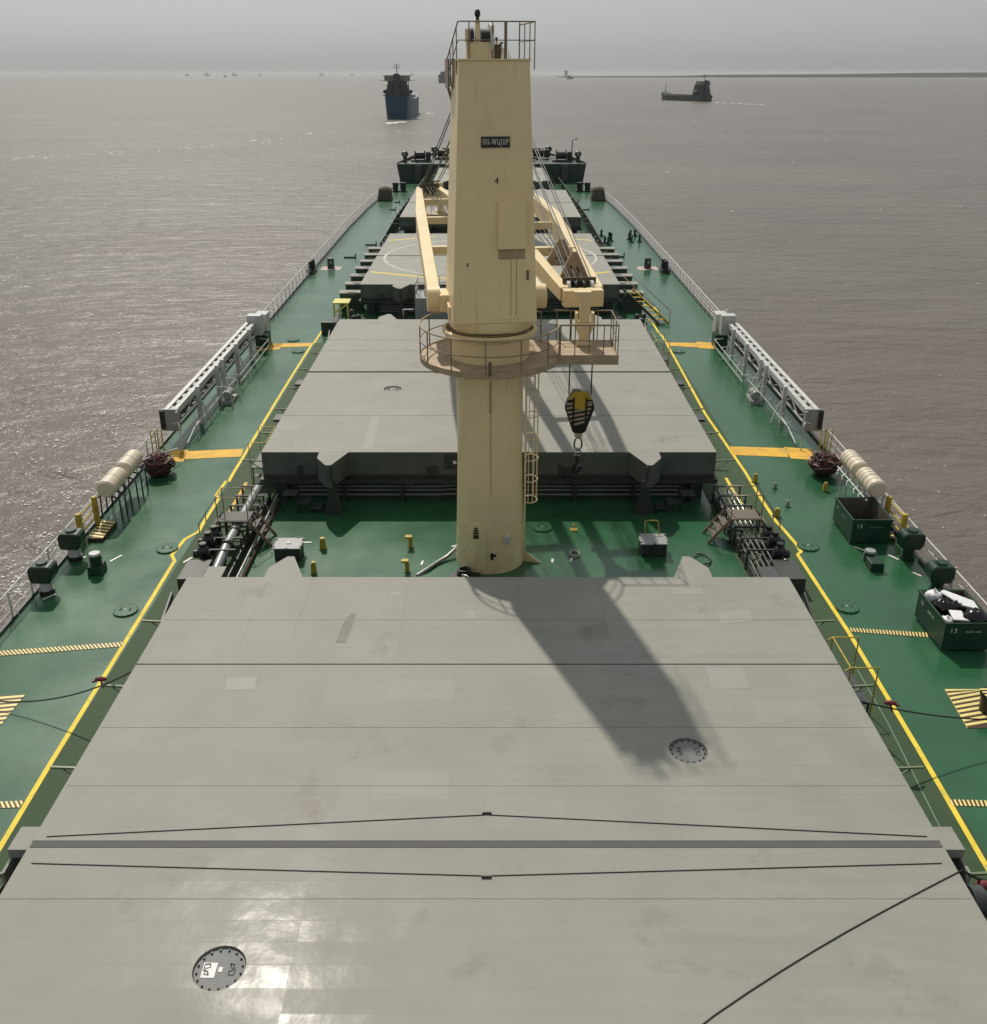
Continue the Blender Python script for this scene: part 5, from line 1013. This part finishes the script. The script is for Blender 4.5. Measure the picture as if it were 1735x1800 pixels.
    if full:
        # raised panel on the aft face
        def face(x, z): f = (z - z0) / (z1 - z0); return -bd + (bd - td) * f
        def panel_f(name, xa, xb, za, zb, dp, mt='crane_buff', par=None, inset=0, bev=.015):
            g = MB(S); ya, yb_ = face(0, za), face(0, zb); g.add([(xa, ya - dp, za), (xb, ya - dp, za), (xb, ya + .05, za), (xa, ya + .05, za), (xa, yb_ - dp, zb), (xb, yb_ - dp, zb), (xb, yb_ + .05, zb), (xa, yb_ + .05, zb)], [(3, 2, 1, 0), (4, 5, 6, 7), (0, 1, 5, 4), (1, 2, 6, 5), (2, 3, 7, 6), (3, 0, 4, 7)]); return g.build(name, mt, par or t, bevel=bev)
        hood = panel_f('vent_hood', .08, .98, 11.75, 13.2, .16); panel_f('hood_mouth', .1, .96, 11.42, 11.74, .03, 'crane_floor', hood)
        panel_f('cable_duct', .18, .86, 9.5, 11.4, .015, 'crane_buff', hs_)
        panel_f('duct_rib', .5, .52, 9.6, 11.4, .03, 'crane_floor', hs_); panel_f('duct_rib', .68, .7, 9.6, 11.4, .03, 'crane_floor', hs_)
        npl = panel_f('name_plate', -.42, .46, 14.78, 15.1, .03, 'black_paint', None, 0, 0)
        zc = 14.94; yf = face(0, zc) - .034; tilt = math.atan2(bd - td, z1 - z0)
        Mn = S @ Matrix.Translation((.02, yf, zc)) @ Matrix.Rotation(R(90) - tilt, 4, 'X'); text_mesh('IIII-WUJIIP', .25, 'plate_letters', 'line_white', npl, Mn, .57, .002)
        text_mesh('4', .3, 'number_mark', 'black_paint', hs_, S @ Matrix.Translation((.06, face(0, 13.8) - .012, 13.8)) @ Matrix.Rotation(R(90) - tilt, 4, 'X'), .8, .004); panel_f('face_lug', -.9, -.86, 11.2, 11.32, .03, 'crane_dark', hs_, 0, 0); panel_f('face_lug', 1.02, 1.08, 10.75, 11.05, .05, 'crane_dark', hs_, 0, 0)
        # roof gear
    m = MB(S); m.box(-tw - .03, tw + .03, -td - .03, td + .03, z1 + .002, z1 + .05); m.build('roof_plate', 'crane_buff', t)
    m = MB(S); m.box(-.82, .0, -1.1, -.9, z1 + .052, z1 + .5); m.box(-.85, -.72, -1.1, -.9, z1 + .5, z1 + .85); m.box(-.55, -.42, -1.12, -.88, z1 + .5, z1 + 1.08); m.box(-.08, .0, -1.1, -.9, z1 + .5, z1 + .95); m.build('sheave_frame', 'crane_buff', t)
    m = MB(S); m.cyl((-.7, -.7, z1 + .55), (-.58, -.7, z1 + .55), .36, n=20); m.cyl((-.38, -.7, z1 + .5), (-.12, -.7, z1 + .5), .38, n=20); m.build('top_sheave', 'black_paint', t)
    m = MB(S); m.cyl((-.11, -.7, z1 + .52), (-.04, -.7, z1 + .52), .5, n=20); m.build('sheave_cheek', 'rail_white', t)
    m = MB(S); m.cyl((-.48, -1.0, z1 + 1.08), (-.48, -1.0, z1 + 1.16), .05, n=8); m.ball((-.48, -1.0, z1 + 1.26), .09, 6, (1, 1, 1.4)); m.build('top_lamp', 'black_paint', t)
    m = MB(S); m.box(.3, .38, -1.15, -1.05, z1 + .05, z1 + 1.05); m.build('rail_gate_post', 'rail_brown', t)
    m = MB(S); m.box(.02, .26, -.4, .2, z1 + .05, z1 + .45); m.box(.05, .2, -1.0, -.6, z1 + .05, z1 + .2); m.build('roof_motor', 'crane_dark', t)
    rz = z1 + 1.05
    for z, r_ in ((rz, .022), (z1 + .55, .016)):
        m = MB(S); m.tube([(tw + .15, 1.9, z), (tw + .15, -1.1, z), (-tw + .08, -1.15, z), (-tw + .0, -1.0, z), (-tw - .13, 1.3, z - 1.0)], r_, 6); m.build('roof_rail', 'rail_brown', t)
    for x, y in ((tw + .15, -1.1), (tw + .15, -.2), (tw + .15, .8), (tw + .15, 1.9), (.75, -1.13), (-.05, -1.13), (-.75, -1.13), (-tw - .02, -.7), (-tw - .06, 0), (-tw - .09, .65), (-tw - .13, 1.3)):
        dz = 0 if x > -tw - .01 else -(y + 1.0) * .435
        m = MB(S); m.tube([(x, y, z1 - .25 + max(dz, -.45)), (x, y, rz + dz)], .018, 5); m.build('roof_rail_post', 'rail_brown', t)
    m = MB(S); m.box(-tw - .18, -tw - .0, .2, 1.4, z1 - .72, z1 - .68); m.box(-tw - .2, -tw - .15, .3, 1.4, z1 - .8, z1 + .05); m.beam((-tw - .14, 1.3, z1 - .72), (-tw + .02, 1.1, z1 - 1.3), .06, .06); m.build('side_balcony', 'rail_brown', t)
    # jib feet and jib
    for s2 in (-1, 1):
        m = MB(S); m.box(s2 * 1.3 - (.35 if s2 < 0 else 0), s2 * 1.3 + (.35 if s2 > 0 else 0), .3, 1.25, 9.35, 9.95); m.box(s2 * 1.4 - .04, s2 * 1.4 + .04, -.6, .35, 9.35, 9.75); m.build('jib_bearing', 'crane_buff', t, bevel=.06)
        m = MB(S); m.cyl((s2 * 1.62, .85, 9.7), (s2 * 2.05, .85, 9.7), .42, n=20); m.build('bearing_cap', 'crane_buff', t, bevel=.04)
    L = 30.6; zt_ = jibz
    for s2 in (-1, 1):
        m = MB(S); m.beam((s2 * 1.82, .9, 9.72), (s2 * 1.3, L * .55, 9.95), .42, .55, .5, .95); m.beam((s2 * 1.3, L * .55, 9.95), (s2 * .62, L - .5, zt_), .5, .95, .34, .5); m.build('jib_leg', 'crane_buff', t, bevel=.02)
    for q, w in ((.29, 1.5), (.56, 1.22), (.78, .92)):
        m = MB(S); y = L * q; m.box(-w, w, y, y + .35, 9.72, 10.05); 
        m.build('jib_crossbeam', 'crane_buff', t)
    for q, w in (() if full else ((.84, .8), (.93, .68))):
        y = L * q; g = MB(S); g.ext([(-w + .1, y, 9.6), (w - .1, y, 9.6), (.1, y, 10.65), (-.1, y, 10.65)], (0, .1, 0)); g.build('rope_guide', 'crane_floor', t)
    m = MB(S); m.box(-.72, .72, L - .5, L + .0, zt_ - .38, zt_ + .22); m.box(-.98, .98, L - .02, L + .32, zt_ - .34, zt_ + .2) if False else None; m.build('jib_head', 'crane_buff', t, bevel=.02)
    m = MB(S); m.box(-.62, .62, L - 1.0, L - .95, zt_ + .05, zt_ + .5); m.build('head_plate', 'crane_dark', t)
    for x in (-.42, -.1, .2, .45): 
        m = MB(S); m.cyl((x - .05, L - .72, zt_ + .12), (x + .05, L - .72, zt_ + .12), .3, n=18); m.build('head_sheave', 'rail_white' if x in (-.42, .45) else 'black_paint', t)
    for k, x in enumerate((-.46, -.36, -.12, .12, .34, .44)):
        m = MB(S); a = Vector((x * .9, .4 if k % 2 else -.6, z1 + .5)); b = Vector((x, L - .8, zt_ + .38)); m.tube([a.lerp(b, i / 10) - Vector((0, 0, .55 * 4 * (i / 10) * (1 - i / 10) * (k % 3) * .3)) for i in range(11)], .026, 5); m.build('luffing_wire', 'wire', t)
    for k, x in enumerate((-.2, .0, .22)):
        m = MB(S); m.tube([(x, 1.4, 10.6), (x, L * .5, 10.3), (x, L - .8, zt_ + .36)], .022, 5); m.build('hoist_wire', 'wire', t)
    return t, S
c1, S1 = crane(32.0, R(7.3), 'nearest buff crane in the middle of the view, tall post with round walkway', 1, True)
c2, S2 = crane(64.6, R(186.35), 'second crane, hidden behind the nearest one, its jib laid back to the nearest crane', -1, False, 9.42)
c3, S3 = crane(97.2, R(3.0), 'third buff crane in line behind the nearest one', -1, False)

# --- hook block hanging from the second crane's jib head
hx, hy = 3.36, 34.75
t = thing('hook_block', 'yellow and black striped hook block hanging right of the crane post', 'hook block', (hx, hy, 3.9))
z0, z1_ = 4.02, 5.85
prof = [(-.2, z0), (.2, z0), (.3, z0 + .2), (.57, z0 + 1.0), (.5, z0 + 1.28), (.26, z0 + 1.72), (-.26, z0 + 1.72), (-.5, z0 + 1.28), (-.57, z0 + 1.0), (-.3, z0 + .2)]
MB().ext([(hx + a, hy - .16, b) for a, b in prof], (0, .32, 0)).build('cheek_plate', 'black_paint', t, bevel=.03)
m = MB(); m.ext([(hx - .22, hy - .19, z0 + 1.0), (hx + .22, hy - .19, z0 + 1.0), (hx + .24, hy - .19, z0 + 1.7), (hx - .24, hy - .19, z0 + 1.7)], (0, .028, 0)); m.ext([(hx - .45, hy - .185, z0 + 1.38), (hx + .45, hy - .185, z0 + 1.38), (hx + .25, hy - .185, z0 + 1.7), (hx - .25, hy - .185, z0 + 1.7)], (0, .02, 0)); m.build('yellow_panel', 'hook_yellow', t)
m = MB()
for k in range(6):
    zc = z0 + .3 + k * .17; wL = .18 + (zc - z0) * .36
    wL = min(wL, .5); m.ext([(hx - wL, hy - .185, zc), (hx - wL, hy - .185, zc + .085), (hx + wL * .9, hy - .185, min(zc + .24, z0 + 1.3)), (hx + wL * .9, hy - .185, min(zc + .16, z0 + 1.24))], (0, .02, 0))
m.build('stripes', 'hook_cream', t)
for q in (-.24, .24): MB().box(hx + q - .035, hx + q + .035, hy - .21, hy - .187, z0 + .1, z0 + 1.45).build('edge_bar', 'black_paint', t)
MB().ball((hx, hy, z0 - .12), .16, 7).build('swivel', 'hook_cream', t)
MB().loop([(hx + .15 * math.sin(a), hy, z0 - .5 + .28 * math.cos(a)) for a in [k * .449 for k in range(14)]], .035, 7).build('shackle', 'dark_grey', t)
MB().loop([(hx - .02 + .13 * math.sin(a), hy - .03, z0 - .85 + .18 * math.cos(a)) for a in [k * .449 for k in range(14)]], .04, 7).build('link_ring', 'steel', t)
MB().tube([(hx - .03, hy - .03, z0 - .95), (hx - .03, hy - .03, z0 - 1.25), (hx - .16, hy - .03, z0 - 1.42), (hx - .12, hy - .03, z0 - 1.62), (hx + .04, hy - .03, z0 - 1.66), (hx + .13, hy - .03, z0 - 1.52), (hx + .1, hy - .03, z0 - 1.4)], .075, 8).build('hook', 'black_paint', t)
for q in (-.42, .42): MB().tube([(hx + q, hy, z1_ - .3), (hx + q, hy - .05, 9.6)], .028, 6).build('fall_wire', 'wire', t)
wire('tag_line', [(hx, hy, z0 - 1.6), (3.28, 34.4, .35)], .012, 'thin line from the hook down to the deck')
t = thing('lashing_eye', 'small orange shackle on the deck below the hook', 'shackle', (3.28, 34.3, 0)); MB().box(3.16, 3.4, 34.2, 34.4, .0045, .05).build('pad', 'hook_yellow', t); MB().loop([(3.28 + .07 * math.cos(a), 34.3, .16 + .11 * math.sin(a)) for a in [k * .628 for k in range(10)]], .02).build('shackle_bow', 'line_orange', t)

# --- hose, cable coil, lashings
wire('deck_hose', [P(733, 1012), P(752, 1003) + Vector((0, 0, .08)), P(768, 992) + Vector((0, 0, .08)), P(785, 984) + Vector((0, 0, .12)), P(802, 976) + Vector((0, 0, .3))], .07, 'grey hose running from the crane foot to the near hatch', 'pipe_grey', cat='hose', n=8)
t = thing('cable_coil', 'black cable coil with shackles at the foot of the crane', 'cable coil', P(815, 1012)); c = P(815, 1010)
MB().loop([c + Vector((.22 * math.cos(a), .22 * math.sin(a), .12)) for a in [k * .524 for k in range(12)]], .05).build('coil', 'black_paint', t); MB().loop([c + Vector((.2 * math.cos(a) + .02, .2 * math.sin(a), .2)) for a in [k * .524 for k in range(12)]], .045).build('coil', 'black_paint', t)
MB().tube([c + Vector((-.05, -.3, .15)), c + Vector((.1, -.42, .2)), c + Vector((.22, -.5, .15))], .03).build('shackle', 'steel', t)
MB().box(c.x - .5, c.x + .6, c.y - .35, c.y + .1, .0045, .04).build('pad_plate', 'black_paint', t)
wire('lashing_rope', [(-9.65, 21.9, 2.0), (-17, 23.5, .5)], .022, 'dark sagging line from the near hatch to the left edge of the picture', sag=.9, cat='rope')
wire('lashing_rope', [(9.45, 20.7, 1.9), (15.1, 21.6, .6)], .022, 'dark line from the near hatch to the striped bollard on the right', sag=.25, cat='rope')
for s, p in ((-1, (-10.75, 22.1, 1.55)), (1, (10.5, 20.9, 1.65))):
    o = MB().ball(p, .11, 6, (1.6, .7, .6)).tube([p, (p[0] + s * .25, p[1], p[2] - .1)], .03).tube([p, (p[0] + .05, p[1] - .1, p[2] - .22)], .025).build('rope_tie', 'red_rope', None, p); tag(o, f'red rope tie on the {SIDE[s]} lashing line', 'rope', 'red rope ties')
wire('lashing_rope', [P(1690, 1530, 2.2), P(1720, 1545, 1.6), P(1790, 1562, 1.2)], .03, 'dark rope leaving the near hatch at the lower right edge', cat='rope')
o = MB().ball(P(1728, 1556, 1.5), .12, 6, (1.5, 1, .8)).build('rope_tie', 'red_rope', None, P(1728, 1556, 1.5)); tag(o, 'crimson rope tie at the lower right edge', 'rope', 'red rope ties')
t = thing('striped_bollard', 'black bollard with yellow striped cap on the right hazard marking', 'bollard', P(1735, 1252)); c = P(1738, 1250)
MB().cyl(c + Vector((0, 0, .018)), c + Vector((0, 0, .55)), .27, .3, n=18).build('drum', 'black_paint', t); MB().cyl(c + Vector((0, 0, .551)), c + Vector((0, 0, .62)), .34, .32, n=18).build('cap', 'black_paint', t)
m = MB(); [m.box(c.x - .28, c.x + .28, c.y - .27 + q * .14, c.y - .2 + q * .14, .621, .63) for q in range(4)]; m.build('cap_stripes', 'stripe_cream', t)
random.seed(3)

# ================================================================ trim the ship onto the water
for o in list(COL.objects):
    if o.parent is None and o.name not in WORLD and o.type not in {'CAMERA', 'LIGHT'}:
        o.matrix_basis = ROT @ o.matrix_basis

# ---------------------------------------------------------------- haze
m = MB().box(-31000, 31000, -400, 42000, SEA - 1.2, 60)
hz = m.build('haze', 'foam_sparkle'); hz['kind'] = 'stuff'
hm = bpy.data.materials.new('haze_air'); hm.use_nodes = True; n = hm.node_tree.nodes; n.clear()
pv = n.new('ShaderNodeVolumePrincipled'); pv.inputs['Color'].default_value = (.68, .71, .72, 1); pv.inputs['Density'].default_value = 0.5e-4; pv.inputs['Anisotropy'].default_value = 0.2
ou = n.new('ShaderNodeOutputMaterial'); hm.node_tree.links.new(pv.outputs[0], ou.inputs['Volume']); hz.data.materials.clear(); hz.data.materials.append(hm)
